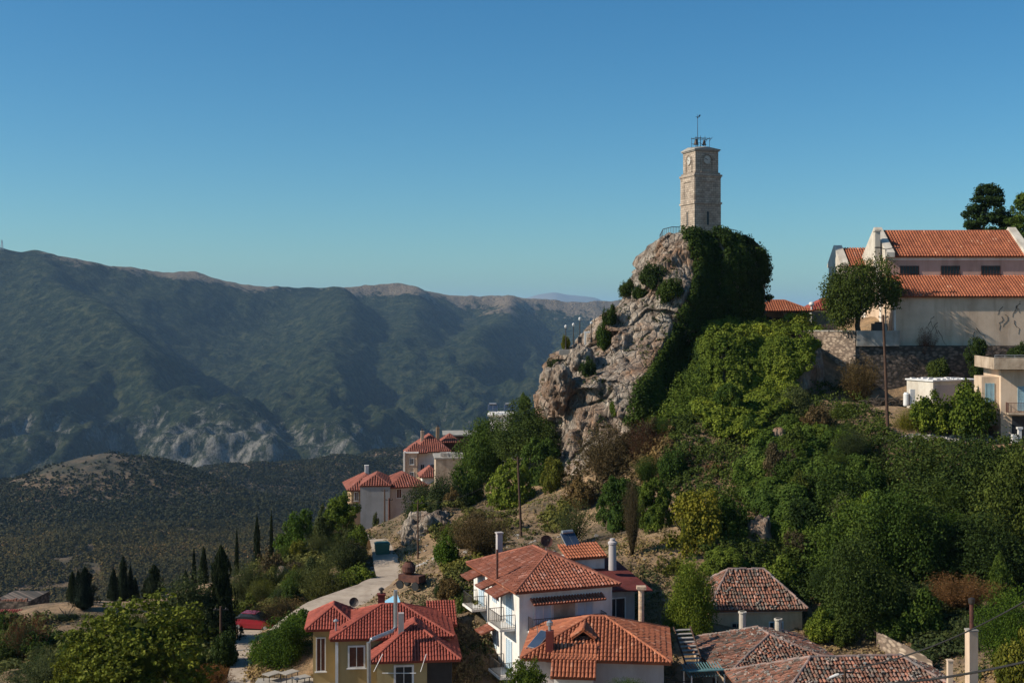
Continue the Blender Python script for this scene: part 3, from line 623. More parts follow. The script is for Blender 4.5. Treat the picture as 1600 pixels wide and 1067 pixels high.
def tree(name, cat, kind, colr, px, top, bot, wpx, label, Y=None, lift=.28, group=None, base=None, tr=True):
    """crown spans rows top..bot and wpx columns; its foot stands on the ground"""
    if Y is None:
        p = hit(px, bot) or P(px, bot, 110); Y = p.y
    p = P(px, bot, Y); w_ = wpx / F * Y; h = (bot - top) / F * Y; g = gz(p.x, p.y) if base is None else base
    foot = min(g, p.z) - .1
    if not tr:
        o = crown_obj(kind, colr, None, (p.x, p.y, p.z - .15), (w_, w_, h + .15), name); return tag(o, label, cat, group)
    e = empty(name, (p.x, p.y, foot)); tag(e, label, cat, group); cb = p.z - foot
    crown_obj(kind, colr, e, (0, 0, cb), (w_, w_, h))
    trunk_mesh(rnd.randint(0, 999), cb + h * .55, max(.08, w_ * .035), 4, w_ * .25).build("trunk", 'bark', e); return e
T = tree
def B(kind, colr, px, top, bot, wpx, label, Y=None, name="shrub", cat="shrub", group=None): return tree(name, cat, kind, colr, px, top, bot, wpx, label, Y, group=group, tr=False)
# --- church terrace trees
T("oak_tree", "tree", 'open', 'dark', 1343, 404, 512, 104, "broad dark tree standing on the terrace in front of the church gable", Y=149.5, base=-2.1)
T("pine_tree", "tree", 'pine', 'dark', 1548, 288, 372, 84, "dark green pine behind the church roof", Y=176)
T("pine_tree", "tree", 'pine', 'leaf', 1603, 302, 385, 78, "brighter green pine cut by the right edge of the photo behind the church gable", Y=172)
# --- on the crag
for i, (px, py, w_, h_, c, lab) in enumerate([
  (980, 464, 26, 28, 'dark', "dark bush on the left shoulder of the crag near the skyline"), (1022, 452, 46, 40, 'dark', "spreading green bush in the crag cleft below the tower"), (1000, 466, 24, 20, 'darkivy', "small bush beside the cleft bush on the upper crag"),
  (952, 510, 22, 34, 'darkivy', "dark bush on the crag just right of the lamp posts"), (944, 545, 24, 44, 'leaf', "long green bush hanging below the dark one right of the lamp posts"), (918, 588, 26, 30, 'dark', "round dark bush in the gully below the lamp posts"), (866, 575, 22, 18, 'olive', "olive green tuft on top of the big pale boulder"),
  (884, 548, 14, 24, 'yellow', "yellow green bush at the foot of the leftmost lamp post"), (963, 650, 22, 30, 'leaf', "single green bush low on the bare rock face"), (820, 640, 20, 26, 'leaf', "leafy bush at the lower left tip of the crag"), (1048, 470, 40, 36, 'darkivy', "dark bush on the crag between the cleft and the ivy")]):
    q = hit(px, py, BC) or P(px, py, 148); o = B('round', c, px, py - h_, py, w_, lab, Y=q.y + .3)
# --- ivy-clad trees between crag and village
T("ivy_clad_tree", "tree", 'biground', 'ivy', 756, 650, 770, 82, "tall light green ivy-clad tree leaning over the village roofs", Y=150)
T("cedar_tree", "tree", 'biground', 'dark', 824, 628, 728, 112, "wide dark tree against the foot of the crag", Y=146)
T("ivy_clad_tree", "tree", 'mound', 'ivy', 846, 684, 770, 72, "bright ivy hump below the wide dark tree", Y=139)
T("ivy_clad_tree", "tree", 'mound', 'ivy', 800, 720, 830, 86, "bright ivy hump behind the tall bare utility pole", Y=134)
T("broadleaf_tree", "tree", 'tall', 'yellow', 868, 716, 800, 48, "yellowing tree left of the rock foot", Y=132)
T("broadleaf_tree", "tree", 'tall', 'leaf', 730, 730, 832, 66, "mid green tree under the tall ivy-clad one", Y=140)
T("almond_tree", "tree", 'biground', 'olive', 695, 745, 838, 84, "feathery olive green tree above the bank of dry straw", Y=138)
T("almond_tree", "tree", 'biground', 'olive', 664, 756, 850, 74, "feathery tree hiding the side wall of the grey house", Y=142)
B('spray', 'brown', 752, 800, 872, 96, "thin brown and green bush on the bank above the white apartment house")
B('round', 'bright', 698, 838, 882, 44, "bright green shrub at the left of the brown bush")
B('round', 'leaf', 746, 946, 1020, 36, "green climber bush against the back corner of the white apartment house", Y=96)
B('round', 'bright', 622, 816, 856, 34, "lush green bush around the rusty brown pole by the bin", Y=158)
B('tall', 'olive', 587, 800, 830, 12, "slim potted shrub against the grey house wall", Y=190)
# --- centre slope
B('spray', 'brown', 958, 664, 765, 108, "wide olive brown thicket under the rock face", Y=128)
B('spray', 'red', 1012, 660, 745, 64, "reddish autumn bush beside the olive brown thicket", Y=126)
B('spray', 'brown', 1052, 700, 772, 62, "reddish brown bush right of the red one", Y=125)
B('mound', 'ivy', 966, 746, 826, 66, "light green rounded thicket on the dry slope")
B('mound', 'leaf', 1022, 748, 826, 62, "darker rounded thicket right of the light green one")
B('spray', 'brown', 988, 752, 868, 28, "slim brown and green sapling standing on the dry slope", name="sapling", cat="sapling")
B('wispy', 'olive', 898, 782, 848, 84, "sparse olive coloured bush above the solar water heater")
T("fig_tree", "tree", 'biground', 'leaf', 1085, 588, 722, 122, "grey green broad tree above the red bush", Y=131)
T("fig_tree", "tree", 'biground', 'dark', 1138, 648, 752, 96, "dark broad tree in the hollow left of the ivy mound crest", Y=126)
B('round', 'bright', 1090, 690, 735, 50, "small bright green bush below the grey green tree", Y=123)
B('spray', 'orange', 1118, 724, 800, 62, "orange tinged olive bush in the middle of the slope", Y=118)
T("elm_tree", "tree", 'tall', 'yellow', 1082, 766, 905, 112, "yellow green feathery tree behind the old tiled house", Y=103)
T("elm_tree", "tree", 'tall', 'leaf', 1140, 775, 890, 98, "darker green tree right of the yellow green feathery one", Y=105)
B('tall', 'yellow', 1048, 870, 930, 60, "yellow green shoots at the foot of the feathery tree", Y=99)
T("ivy_clad_tree", "tree", 'biground', 'ivy', 1078, 872, 1012, 78, "pale green creeper covered tree at the left side of the old tiled house", Y=90.5)
B('mound', 'ivy', 1132, 856, 905, 78, "pale green shrub just above the ridge of the old tiled house", Y=99)
B('round', 'ivy', 1208, 866, 935, 86, "yellowish green shrub behind the right half of the old tiled house", Y=99)
# --- right-hand wood
for a in [(1318, 796, 950, 130, 'leaf', 101, "large green walnut tree right of the old tiled house"), (1345, 850, 972, 110, 'dark', 93, "dark walnut tree overhanging the pale stone wall"), (1390, 770, 900, 130, 'leaf', 101, "green walnut tree above the dark one"), (1452, 700, 830, 140, 'dark', 110, "dark tree below the rubble ledge"),
          (1520, 690, 830, 150, 'dark', 109, "broad dark tree under the balcony house"), (1590, 705, 860, 130, 'dark', 105, "dark tree cut by the right edge of the photo"), (1450, 800, 900, 130, 'dark', 102, "dark green tree over the brown straw heap"), (1545, 810, 912, 130, 'dark', 100, "dark tree right above the brown straw heap"),
          (1262, 870, 935, 70, 'leaf', 101, "green tree filling the gap behind the old house gable"), (1320, 740, 840, 110, 'darkivy', 108, "dark tree at the lower right of the ivy mound")]:
    T("walnut_tree", "tree", 'biground', a[4], a[0], a[1] - 8, a[2] + 22, a[3] * 1.25, a[6], Y=a[5])
B('biground', 'olive', 1240, 606, 700, 88, "round olive green bush at the end of the ivy slope", Y=130)
B('biground', 'dark', 1318, 628, 690, 76, "dark bramble left of the utility pole", Y=127, name="bramble", cat="bramble")
B('round', 'dark', 1375, 640, 692, 70, "dark bramble behind the foot of the utility pole", Y=126, name="bramble", cat="bramble")
B('spray', 'orange', 1335, 682, 752, 84, "orange autumn creeper bush below the utility pole", Y=119)
B('spray', 'yellow', 1290, 668, 740, 40, "small yellowing bush left of the orange creeper", Y=120)
B('spray', 'yellow', 1415, 640, 690, 42, "yellow green bush right of the utility pole", Y=122)
T("fig_tree", "tree", 'round', 'leaf', 1455, 612, 678, 64, "green fig tree hiding the front of the small white shed", Y=121)
T("fig_tree", "tree", 'round', 'leaf', 1512, 598, 680, 82, "green fig tree between the shed and the balcony house", Y=120)
B('spray', 'brown', 1342, 560, 632, 66, "brown and green bush against the corner of the retaining wall", Y=141)
B('wispy', 'red', 1449, 512, 570, 30, "dark red creeper climbing the foot of the cream church wall", Y=149.2, name="creeper", cat="creeper")
B('round', 'dark', 1466, 560, 592, 34, "dark weed clump left at the dark wall behind the shed roof", Y=146)
B('tall', 'dark', 1530, 528, 590, 44, "dark upright bush before the dark wall beside the balcony house", Y=145)
B('round', 'dark', 1592, 535, 570, 34, "dark bush above the balcony house roof at the photo edge", Y=145)
B('round', 'leaf', 1425, 918, 1008, 92, "fresh green low shrub above the pale stone wall", Y=92)
B('round', 'leaf', 1385, 960, 1010, 60, "fresh green shrub where the pale stone wall begins", Y=91)
B('spray', 'bright', 1582, 920, 1080, 110, "bright green leafy bush behind the chimney stack at the lower right", Y=80)
B('round', 'yellow', 1588, 985, 1090, 70, "yellow spotted bush in the bottom right corner", Y=77)
B('spray', 'olive', 1520, 960, 1060, 60, "olive scrub left of the chimney stack", Y=88)
B('round', 'leaf', 1560, 868, 940, 40, "leafy fig branch right of the brown straw heap", Y=95)
B('spray', 'orange', 1504, 900, 948, 112, "heap of brown dry straw and stalks under the dark trees", Y=93, name="straw_heap", cat="dry stalks")
# --- left side
T("plane_tree", "tree", 'plane', 'plane', 218, 936, 1110, 222, "big yellow green broad-leaved tree in the left foreground", Y=80)
B('plane', 'plane', 130, 1000, 1110, 90, "lower left bough mass of the big yellow green tree", Y=82)
T("olive_tree", "tree", 'biground', 'olive', 300, 896, 1010, 120, "willowy grey green tree behind the big yellow green one", Y=100)
T("cypress_tree", "cypress", 'cypjag', 'cypress', 347, 853, 1030, 66, "massive ragged cypress next to the wooden pole with the arm", Y=101, group="cypresses")
for px, top, wd, Y, k, lab in [(113, 892, 18, 126, 'cyp', "slim cypress left of the ragged pair at the left"), (132, 886, 44, 122, 'cypjag', "ragged wide cypress rising behind the wooden pole at the left"), (104, 960, 52, 119, 'cypjag', "low bushy cypress beside the blue roof"),
    (177, 888, 18, 130, 'cyp', "narrow cypress first of the middle row"), (192, 868, 26, 132, 'cypjag', "tallest cypress of the middle row"), (211, 902, 14, 134, 'cyp', "short narrow cypress in the middle row"), (240, 882, 38, 131, 'cypjag', "stout rounded cypress right of the middle row"),
    (122, 890, 13, 124, 'cyp', "slim cypress standing between the ragged pair at the left"), (204, 884, 13, 133, 'cyp', "thin dark cypress right of the tallest one in the middle row"), (227, 905, 10, 133, 'cyp', "smallest thin cypress left of the stout rounded one"),
    (303, 856, 9, 142, 'cyp', "very thin cypress left of the twin at the slope edge"), (318, 854, 16, 143, 'cyp', "thin cypress right of the very thin one at the slope edge"), (290, 890, 12, 139, 'cyp', "small cypress low behind the willowy tree"), (370, 826, 9, 152, 'cyp', "needle-thin cypress alone on the skyline of the slope"), (402, 804, 20, 158, 'cypjag', "cypress with a broad foot beside the bright green tree"), (424, 799, 11, 161, 'cyp', "thin cypress closest to the bright green tree")]:
    g_ = gz((px - 800) / F * Y, Y); bot = HZ - g_ / Y * F
    T("cypress_tree", "cypress", k, 'cypress', px, top, bot, wd, lab, Y=Y, group="cypresses")
T("broadleaf_tree", "tree", 'tall', 'bright', 463, 799, 884, 72, "glossy bright green tree on the slope edge above the hairpin bank", Y=148)
T("mulberry_tree", "tree", 'biground', 'bright', 440, 966, 1046, 96, "bright green round-crowned tree over the terrace left of the ochre house", Y=92)
T("plum_tree", "tree", 'round', 'brown', 425, 862, 925, 48, "small open brown-leaved tree on the grassy slope", Y=130)
for i, (px, t_, b_, wd, k, c, lab) in enumerate([
  (535, 770, 825, 62, 'tall', 'leaf', "green tree left of the grey house"), (508, 790, 838, 36, 'round', 'olive', "olive green bush at the slope edge left of the grey house"), (560, 820, 862, 40, 'round', 'leaf', "green bush on the left verge of the far road"), (540, 838, 900, 66, 'spray', 'olive', "olive bush on the left verge of the road bend"),
  (506, 880, 952, 76, 'spray', 'olive', "wide olive scrub on the verge above the red roof"), (556, 886, 930, 60, 'round', 'leaf', "green hedge shrub along the near road edge"), (580, 894, 918, 26, 'round', 'leaf', "small round shrub at the corner of the near road"), (470, 950, 990, 60, 'round', 'bright', "bright hedge beside the left gable of the ochre house"),
  (455, 910, 950, 30, 'round', 'darkivy', "dark green ivy clump under the brown boulder"), (440, 935, 978, 90, 'spray', 'brown', "low brown scrub on the bank above the red car"), (385, 880, 945, 60, 'spray', 'olive', "tawny green bush below the thin skyline cypress"), (385, 930, 975, 50, 'round', 'yellow', "yellow green bush right of the massive cypress"),
  (410, 905, 945, 40, 'spray', 'yellow', "yellow green weeds on the slope below the plum tree"), (500, 830, 870, 40, 'spray', 'olive', "pale weeds on the crest right of the bright green tree"), (330, 1040, 1085, 62, 'spray', 'orange', "orange bush at the foot of the wooden pole with the arm"), (108, 1000, 1050, 40, 'round', 'leaf', "round green bush left of the big yellow green tree"),
  (40, 960, 1030, 70, 'wispy', 'red', "bare reddish bush above the pale dry patch"), (70, 1030, 1090, 130, 'spray', 'olive', "wide olive thicket in the bottom left corner"), (10, 1000, 1040, 40, 'round', 'dark', "dark bush at the left photo edge"), (30, 978, 1005, 70, 'round', 'dark', "dark green bush below the red-roofed shelter"), (70, 985, 1020, 70, 'round', 'leaf', "green bush below the blue roof"),
  (350, 985, 1050, 40, 'round', 'dark', "dark bush against the trunk of the massive cypress"), (290, 1005, 1060, 60, 'round', 'dark', "dark bush under the willowy tree")]):
    g0 = hit(px, b_); B(k, c, px, t_, b_, wd, lab, Y=(g0.y if g0 is not None and g0.y < 230 else 120))
B('plane', 'leaf', 822, 1030, 1110, 66, "leafy treetop in front of the white and orange-tiled houses", Y=73, name="treetop", cat="tree")
B('spray', 'leaf', 978, 1060, 1090, 60, "green shoots before the grey wall at the bottom edge", Y=74)
B('round', 'leaf', 720, 930, 1010, 24, "narrow green shrub between the two houses", Y=94)

# --- ivy sheets: leaf puffs lying on rock or slope
def sheet(name, poly, mat, n, rad, per, leaf_, bvhs, seed, clump=.25, seedcol=0, kind='stuff', off=.2, dens=None):
    r = np.random.default_rng(seed); xs_ = [p[0] for p in poly]; ys_ = [p[1] for p in poly]; C = []; Rd = []; tc = []
    def inside(x, y):
        c = False; j = len(poly) - 1
        for i in range(len(poly)):
            xi, yi = poly[i]; xj, yj = poly[j]
            if (yi > y) != (yj > y) and x < (xj - xi) * (y - yi) / (yj - yi) + xi: c = not c
            j = i
        return c
    k = 0
    while len(C) < n and k < n * 12:
        k += 1; px = r.uniform(min(xs_), max(xs_)); py = r.uniform(min(ys_), max(ys_))
        if not inside(px, py): continue
        d = P(px, py, 1).normalized(); best = None
        for b in bvhs:
            h_ = b.ray_cast(Vector((0, 0, 0)), d, 400)
            if h_[0] is not None and (best is None or h_[3] < best[3]): best = h_
        if best is None: continue
        p, nn = best[0], best[1]; f = noise.noise(p * clump + Vector((seedcol, 0, 0)))
        if dens is not None and f < dens + r.uniform(-.12, .12): continue
        if nn.y > 0: nn = -nn
        rr = r.uniform(.6, 1.25) * rad * (1 + .6 * f); bil = 0
        if off > .02:
            d0 = noise.voronoi(p * clump * 1.5 + Vector((seedcol, 3, 0)))[0][0]; d1 = noise.voronoi(p * clump * 4 + Vector((seedcol, 9, 0)))[0][0]; bil = max(0, 1 - d0 * d0 * 1.6) * 2.2 + max(0, 1 - d1 * d1 * 1.6) * .7
        bil = min(2.3, bil) * (1 + .6 * noise.noise(p * .14 + Vector((5, 0, 0)))); q = p + nn * (rr * .2 + off * bil) + Vector((0, 0, off * bil * .5)); C.append(list(q)); Rd.append(rr); tc.append(min(1, max(0, .5 + f * .9)))
    V, t_ = leaves(np.array(C), np.array(Rd), per, leaf_, r, .6, .9, .7, .1, 1, np.array(tc))
    me = leaf_mesh(name, V, t_); me.materials.append(M[mat]); o = link(bpy.data.objects.new(name, me)); o["kind"] = kind; return o
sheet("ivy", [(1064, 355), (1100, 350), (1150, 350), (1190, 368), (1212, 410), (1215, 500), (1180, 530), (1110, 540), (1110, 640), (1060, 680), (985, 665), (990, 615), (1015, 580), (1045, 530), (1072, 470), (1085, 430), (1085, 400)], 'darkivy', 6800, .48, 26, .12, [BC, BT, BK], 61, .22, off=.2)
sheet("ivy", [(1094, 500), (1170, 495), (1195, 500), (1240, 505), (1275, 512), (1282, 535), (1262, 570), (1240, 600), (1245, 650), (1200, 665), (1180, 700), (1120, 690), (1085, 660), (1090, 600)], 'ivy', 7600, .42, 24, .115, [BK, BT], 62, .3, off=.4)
sheet("ivy", [(1213, 682), (1260, 680), (1310, 690), (1345, 740), (1330, 800), (1290, 850), (1240, 870), (1195, 830), (1150, 780), (1150, 740), (1180, 705)], 'ivy', 6500, .36, 24, .11, [BT], 63, .33, off=.42)
sheet("undergrowth", [(1040, 640), (1150, 640), (1240, 600), (1330, 600), (1400, 690), (1600, 700), (1600, 900), (1420, 920), (1250, 960), (1110, 900), (1040, 760)], 'dark', 6000, .42, 24, .10, [BT], 65, .25, off=.25)  # dark leaf tone paints in the shade between the shrub masses
sheet("undergrowth", [(560, 770), (520, 800), (430, 860), (350, 930), (340, 1000), (400, 985), (480, 960), (540, 930), (570, 880), (560, 830)], 'olive', 2200, .4, 16, .13, [BT], 66, .3, dens=-.05, off=.25)
sheet("undergrowth", [(0, 965), (100, 975), (360, 950), (360, 1067), (0, 1067)], 'olive', 1600, .4, 20, .13, [BT], 67, .3, dens=-.1, off=.25)
sheet("undergrowth", [(640, 780), (780, 790), (900, 770), (880, 830), (760, 860), (740, 1000), (700, 960), (690, 860)], 'olive', 900, .3, 14, .12, [BT], 68, .3, dens=.05, off=.15)
sheet("undergrowth", [(1360, 900), (1600, 880), (1600, 1067), (1480, 1060), (1360, 1000)], 'olive', 1500, .3, 18, .12, [BT], 69, .4, dens=-.1, off=.15)
sheet("undergrowth", [(860, 690), (930, 640), (960, 700), (1050, 640), (1060, 780), (960, 780), (870, 760)], 'brown', 900, .35, 16, .12, [BT], 70, .3, dens=-.2, off=.25)
# shrubs that make up the wood on the right and the scrub on the left; each is a plant of its own
LM = [('the small white shed', 1475, 615), ('the balcony house', 1570, 620), ('the dark utility pole', 1390, 680), ('the orange autumn creeper', 1335, 720), ('the pointed pale rock', 1215, 690), ('the bare reddish rock face', 1188, 842), ('the brown straw heap', 1508, 930), ('the right photo edge', 1600, 790),
  ('the red bush', 1010, 700), ('the grey green fig tree', 1085, 660), ('the yellow green elm', 1082, 830), ('the old tiled house', 1175, 930), ('the terrace wall corner', 1330, 560), ('the ragged massive cypress', 347, 930), ('the glossy bright green tree', 463, 840), ('the hairpin bank boulder', 441, 908), ('the red car', 395, 978), ('the ochre house roof', 500, 965),
  ('the red bush', 1012, 700), ('the olive brown thicket', 958, 715), ('the rock foot', 885, 740), ('the slim sapling', 988, 810), ('the road bend', 570, 880), ('the grey rendered house', 580, 820), ('the green dumpster', 597, 860), ('the grey rock outcrop', 665, 820), ('the rusty machine', 640, 905), ('the white house chimney', 780, 850), ('the white house back corner', 742, 930), ('the almond trees', 670, 800), ('the thin brown bush', 750, 850), ('the big plane tree', 215, 1000), ('the blue roof', 90, 980), ('the red shelter', 15, 970), ('the left photo edge', 0, 1040), ('the bottom photo edge', 80, 1067),
  ('the pale sloping wall', 1400, 1000), ('the white round chimneys', 1200, 975), ('the dark walnut tree', 1350, 900), ('the ivy mound', 1250, 770), ('the orange tinged bush', 1118, 760), ('the wide dark tree', 1545, 860)]
CW = {'leaf': 'mid green', 'dark': 'dark green', 'darkivy': 'deep green', 'bright': 'bright green', 'ivy': 'pale green', 'olive': 'olive', 'brown': 'brownish', 'yellow': 'yellowish'}
KW = {'round': 'bushy', 'biground': 'rounded', 'mound': 'low domed', 'spray': 'wispy'}
used_labels = set()
def where(px, py, k, c, wm):
    d = sorted(LM, key=lambda l: (l[1] - px) ** 2 + (l[2] - py) ** 2)
    for i in range(0, 6):
        for j in range(i + 1, 7):
            for sz in (['small', 'little'] if wm < 2 else ['big', 'broad', 'large']):
                t = f"{sz} {CW[c]} {KW[k]} shrub between {d[i][0]} and {d[j][0]}"
                if t not in used_labels and len(t.split()) <= 16: used_labels.add(t); return t
def fill(n, poly, kinds, cols, wr, label, group, seed, hr=(.8, 1.2)):
    r = random.Random(seed); k = 0; pts = []
    while k < n:
        px = r.uniform(min(p[0] for p in poly), max(p[0] for p in poly)); py = r.uniform(min(p[1] for p in poly), max(p[1] for p in poly)); c = False; j = len(poly) - 1
        for i in range(len(poly)):
            xi, yi = poly[i]; xj, yj = poly[j]
            if (yi > py) != (yj > py) and px < (xj - xi) * (py - yi) / (yj - yi) + xi: c = not c
            j = i
        if c: pts.append((px, py)); k += 1
    for px, py in sorted(pts, key=lambda p: p[1]):
        h_ = hit(px, py)
        if h_ is None or h_.y > 260: continue
        wm = r.uniform(*wr); w_ = wm * F / h_.y; kd, cl = r.choice(kinds), r.choice(cols); B(kd, cl, px, py - w_ * r.uniform(*hr), py, w_, where(px, py, kd, cl, wm), Y=h_.y, group=group)
fill(40, [(1060, 660), (1190, 670), (1140, 740), (1150, 800), (1240, 880), (1400, 890), (1600, 850), (1600, 730), (1420, 720), (1350, 740), (1340, 690), (1290, 640), (1200, 640)], ['round', 'biground', 'mound', 'round', 'spray'], ['leaf', 'leaf', 'dark', 'darkivy', 'bright', 'ivy', 'olive', 'brown', 'yellow'], (1.6, 3.6), "green shrub in the dense wood covering the right-hand slope", "shrubs of the right-hand wood", 5)
fill(34, [(540, 800), (430, 880), (360, 950), (400, 960), (480, 940), (545, 900), (575, 850)], ['spray', 'round', 'biground', 'spray'], ['olive', 'olive', 'leaf', 'brown', 'yellow'], (1.2, 2.6), "olive green shrub in the scrub on the slope left of the road", "shrubs on the slope left of the road", 6)
fill(16, [(872, 720), (930, 665), (1040, 650), (1075, 770), (960, 800), (880, 790)], ['spray', 'round', 'spray'], ['brown', 'olive', 'leaf', 'brown'], (1.6, 3.2), "", "shrubs under the rock face", 15)
fill(14, [(640, 790), (700, 780), (760, 800), (730, 960), (690, 930), (700, 850)], ['spray', 'round'], ['olive', 'leaf', 'brown'], (.9, 1.9), "small shrub on the dry straw-coloured bank right of the road", "shrubs on the dry bank right of the road", 7)
fill(16, [(0, 985), (120, 985), (330, 960), (330, 1060), (0, 1060)], ['spray', 'round', 'biground'], ['olive', 'leaf', 'dark'], (1.5, 3), "green shrub in the lower left scrub", "shrubs in the lower left scrub", 8)
fill(10, [(1280, 930), (1350, 930), (1350, 1010), (1290, 1010)], ['round', 'biground'], ['dark', 'leaf'], (2, 3.4), "dark green shrub in the shaded gap beside the old tiled houses", "shrubs beside the old tiled houses", 9)
for k_, (pl_, n_, dn_) in enumerate([([(340, 850), (560, 800), (700, 780), (900, 740), (1050, 800), (1060, 1067), (0, 1067), (0, 960), (300, 960)], 9000, -.15), ([(1200, 900), (1600, 880), (1600, 1067), (1200, 1067)], 2500, -.3)]):
    sheet("dry_grass", pl_, 'drygrass', n_, .22, 9, .085, [BT], 80 + k_, .35, dens=dn_, off=.0)
sheet("weeds", [(340, 850), (560, 800), (700, 780), (900, 740), (1050, 800), (1060, 1000), (0, 1067), (0, 960), (300, 960)], 'olive', 2600, .28, 10, .09, [BT], 85, .5, dens=.12, off=.0)
sheet("crag_tufts", [(840, 600), (940, 490), (1040, 380), (1080, 470), (1000, 600), (930, 740), (880, 740)], 'olive', 260, .28, 12, .09, [BC], 71, .3, dens=.05, off=.05)

# ------------------------------------------------------------------ building helpers
def loc_in(e, px, py, Y):
    m = Matrix.Translation(e.location) @ e.rotation_euler.to_matrix().to_4x4(); return m.inverted() @ P(px, py, Y)
def tiles(parent, polys, mat, step=.26, row=.4, old=0.0, name="roof", caps=(), thick=.14, pale=.04):
    m = MB()
    for poly in polys:
        pts = [Vector(p) for p in poly]; a, b = pts[0], pts[1]; s = (b - a).normalized(); nrm = None
        for q in pts[2:]:
            if (q - a).cross(s).length > .05: nrm = s.cross((q - a)).normalized()
        if nrm.z < 0: nrm = -nrm
        t = nrm.cross(s); t = t if t.z >= 0 else -t; UV = [((p - a).dot(s), (p - a).dot(t)) for p in pts]
        m.face(pts, (.35, .35, .35)); low = [p - Vector((0, 0, thick)) for p in pts]; m.face(low[::-1], (.8, .7, .6))
        for i in range(len(pts)): j = (i + 1) % len(pts); m.face([pts[i], pts[j], low[j], low[i]], (.8, .7, .6))
        s0, s1 = min(u for u, v in UV), max(u for u, v in UV); k = int((s1 - s0) / step); off = ((s1 - s0) - k * step) / 2
        for c in range(k + 1):
            sc = s0 + off + c * step; sc = min(max(sc, s0 + .02), s1 - .02); ts = []
            for i in range(len(UV)):
                (u0, v0), (u1, v1) = UV[i], UV[(i + 1) % len(UV)]
                if (u0 - sc) * (u1 - sc) <= 0 and abs(u1 - u0) > 1e-6: ts.append(v0 + (v1 - v0) * (sc - u0) / (u1 - u0))
            if len(ts) < 2: continue
            t0, t1 = min(ts) - .05, max(ts)
            if t1 - t0 < .1: continue
            nr = max(1, int(round((t1 - t0) / row))); dt = (t1 - t0) / nr; ct = rnd.uniform(.9, 1.1)
            for r_ in range(nr):
                ta = t0 + r_ * dt; tb = ta + dt * 1.08; js = rnd.gauss(0, .03 * old) ; jl = abs(rnd.gauss(0, .035 * old)); rad = step * .4
                g = ct * rnd.uniform(.9, 1.1) if old < .5 else rnd.uniform(.6, 1.3)
                tn = (g, g, g)
                if rnd.random() < pale: tn = (g * 1.3, g * 1.7, g * 2.0)
                elif old > .5 and rnd.random() < .28: g *= .8; tn = (g * .85, g * 1.3, g * 1.5)
                if old > .5 and rnd.random() < .02: continue
                L0 = [];L1 = []
                for q in range(5):
                    an = math.pi * q / 4; cs, sn = math.cos(an), math.sin(an)
                    L0.append(a + s * (sc + js + cs * rad * 1.05) + t * ta + nrm * (sn * rad * 1.05 + .035 + jl)); L1.append(a + s * (sc + js * .5 + cs * rad * .85) + t * tb + nrm * (sn * rad * .85 + .01))
                for q in range(4): m.face([L0[q], L0[q + 1], L1[q + 1], L1[q]], tn)
                if r_ == 0 or old > .5: m.face(L0, (g * .6, g * .6, g * .6))
        if old > .5:
            for _ in range(int((s1 - s0) * 9)):
                i = rnd.random() ** .5; j = rnd.random(); k_ = rnd.randrange(1, len(pts) - 1); p = pts[0].lerp(pts[k_].lerp(pts[k_ + 1], j), i) + nrm * .13; q = rnd.uniform(.04, .11)
                g = rnd.uniform(.8, 1.5); m.box(-q, q, -q * .7, q * .7, -q * .4, q * .4, (g * .9, g * 1.6, g * 2.0), Matrix.Translation(p) @ Matrix.Rotation(rnd.uniform(0, 3), 4, 'Z') @ Matrix.Rotation(rnd.uniform(-.5, .5), 4, 'X'))
    for c0, c1 in caps:
        c0, c1 = Vector(c0), Vector(c1); n_ = max(1, int((c1 - c0).length / .42))
        for i in range(n_):
            g = rnd.uniform(.8, 1.15); g = g * 1.2 if rnd.random() < .15 else g; j = Vector((0, 0, .04 + (rnd.uniform(0, .06) * old)))
            m.tube([c0.lerp(c1, i / n_) + j, c0.lerp(c1, (i + 1.1) / n_) + j], [.1, .085], 8, (g, g * (1.5 if old > .5 else 1.02), g * (1.9 if old > .5 else 1.02)))
    return m.build(name, mat, parent)
def hip(parent, x0, x1, y0, y1, z, rise, over=.4, mat='tile', old=0.0, step=.26, inset=None, name="roof", pale=.04, skip=()):
    x0 -= over; x1 += over; y0 -= over; y1 += over; z -= over * rise / (min(x1 - x0, y1 - y0) / 2)
    W, L = x1 - x0, y1 - y0; rise2 = rise * 1.08; i = (min(W, L) / 2 if inset is None else inset)
    if W >= L: a, b = Vector((x0 + i, (y0 + y1) / 2, z + rise2)), Vector((x1 - i, (y0 + y1) / 2, z + rise2))
    else: a, b = Vector(((x0 + x1) / 2, y0 + i, z + rise2)), Vector(((x0 + x1) / 2, y1 - i, z + rise2))
    A, B_, C_, D = Vector((x0, y0, z)), Vector((x1, y0, z)), Vector((x1, y1, z)), Vector((x0, y1, z))
    if W >= L: pl = [[A, B_, b, a], [B_, C_, b], [C_, D, a, b], [D, A, a]]; caps = [(a, b), (A, a), (D, a), (B_, b), (C_, b)]
    else: pl = [[A, B_, a], [B_, C_, b, a], [C_, D, b], [D, A, a, b]]; caps = [(a, b), (A, a), (B_, a), (C_, b), (D, b)]
    return tiles(parent, pl, mat, step, old=old, caps=caps, name=name, pale=pale)
AX = {'F': (Vector((1, 0, 0)), Vector((0, -1, 0))), 'L': (Vector((0, -1, 0)), Vector((-1, 0, 0))), 'R': (Vector((0, 1, 0)), Vector((1, 0, 0)))}
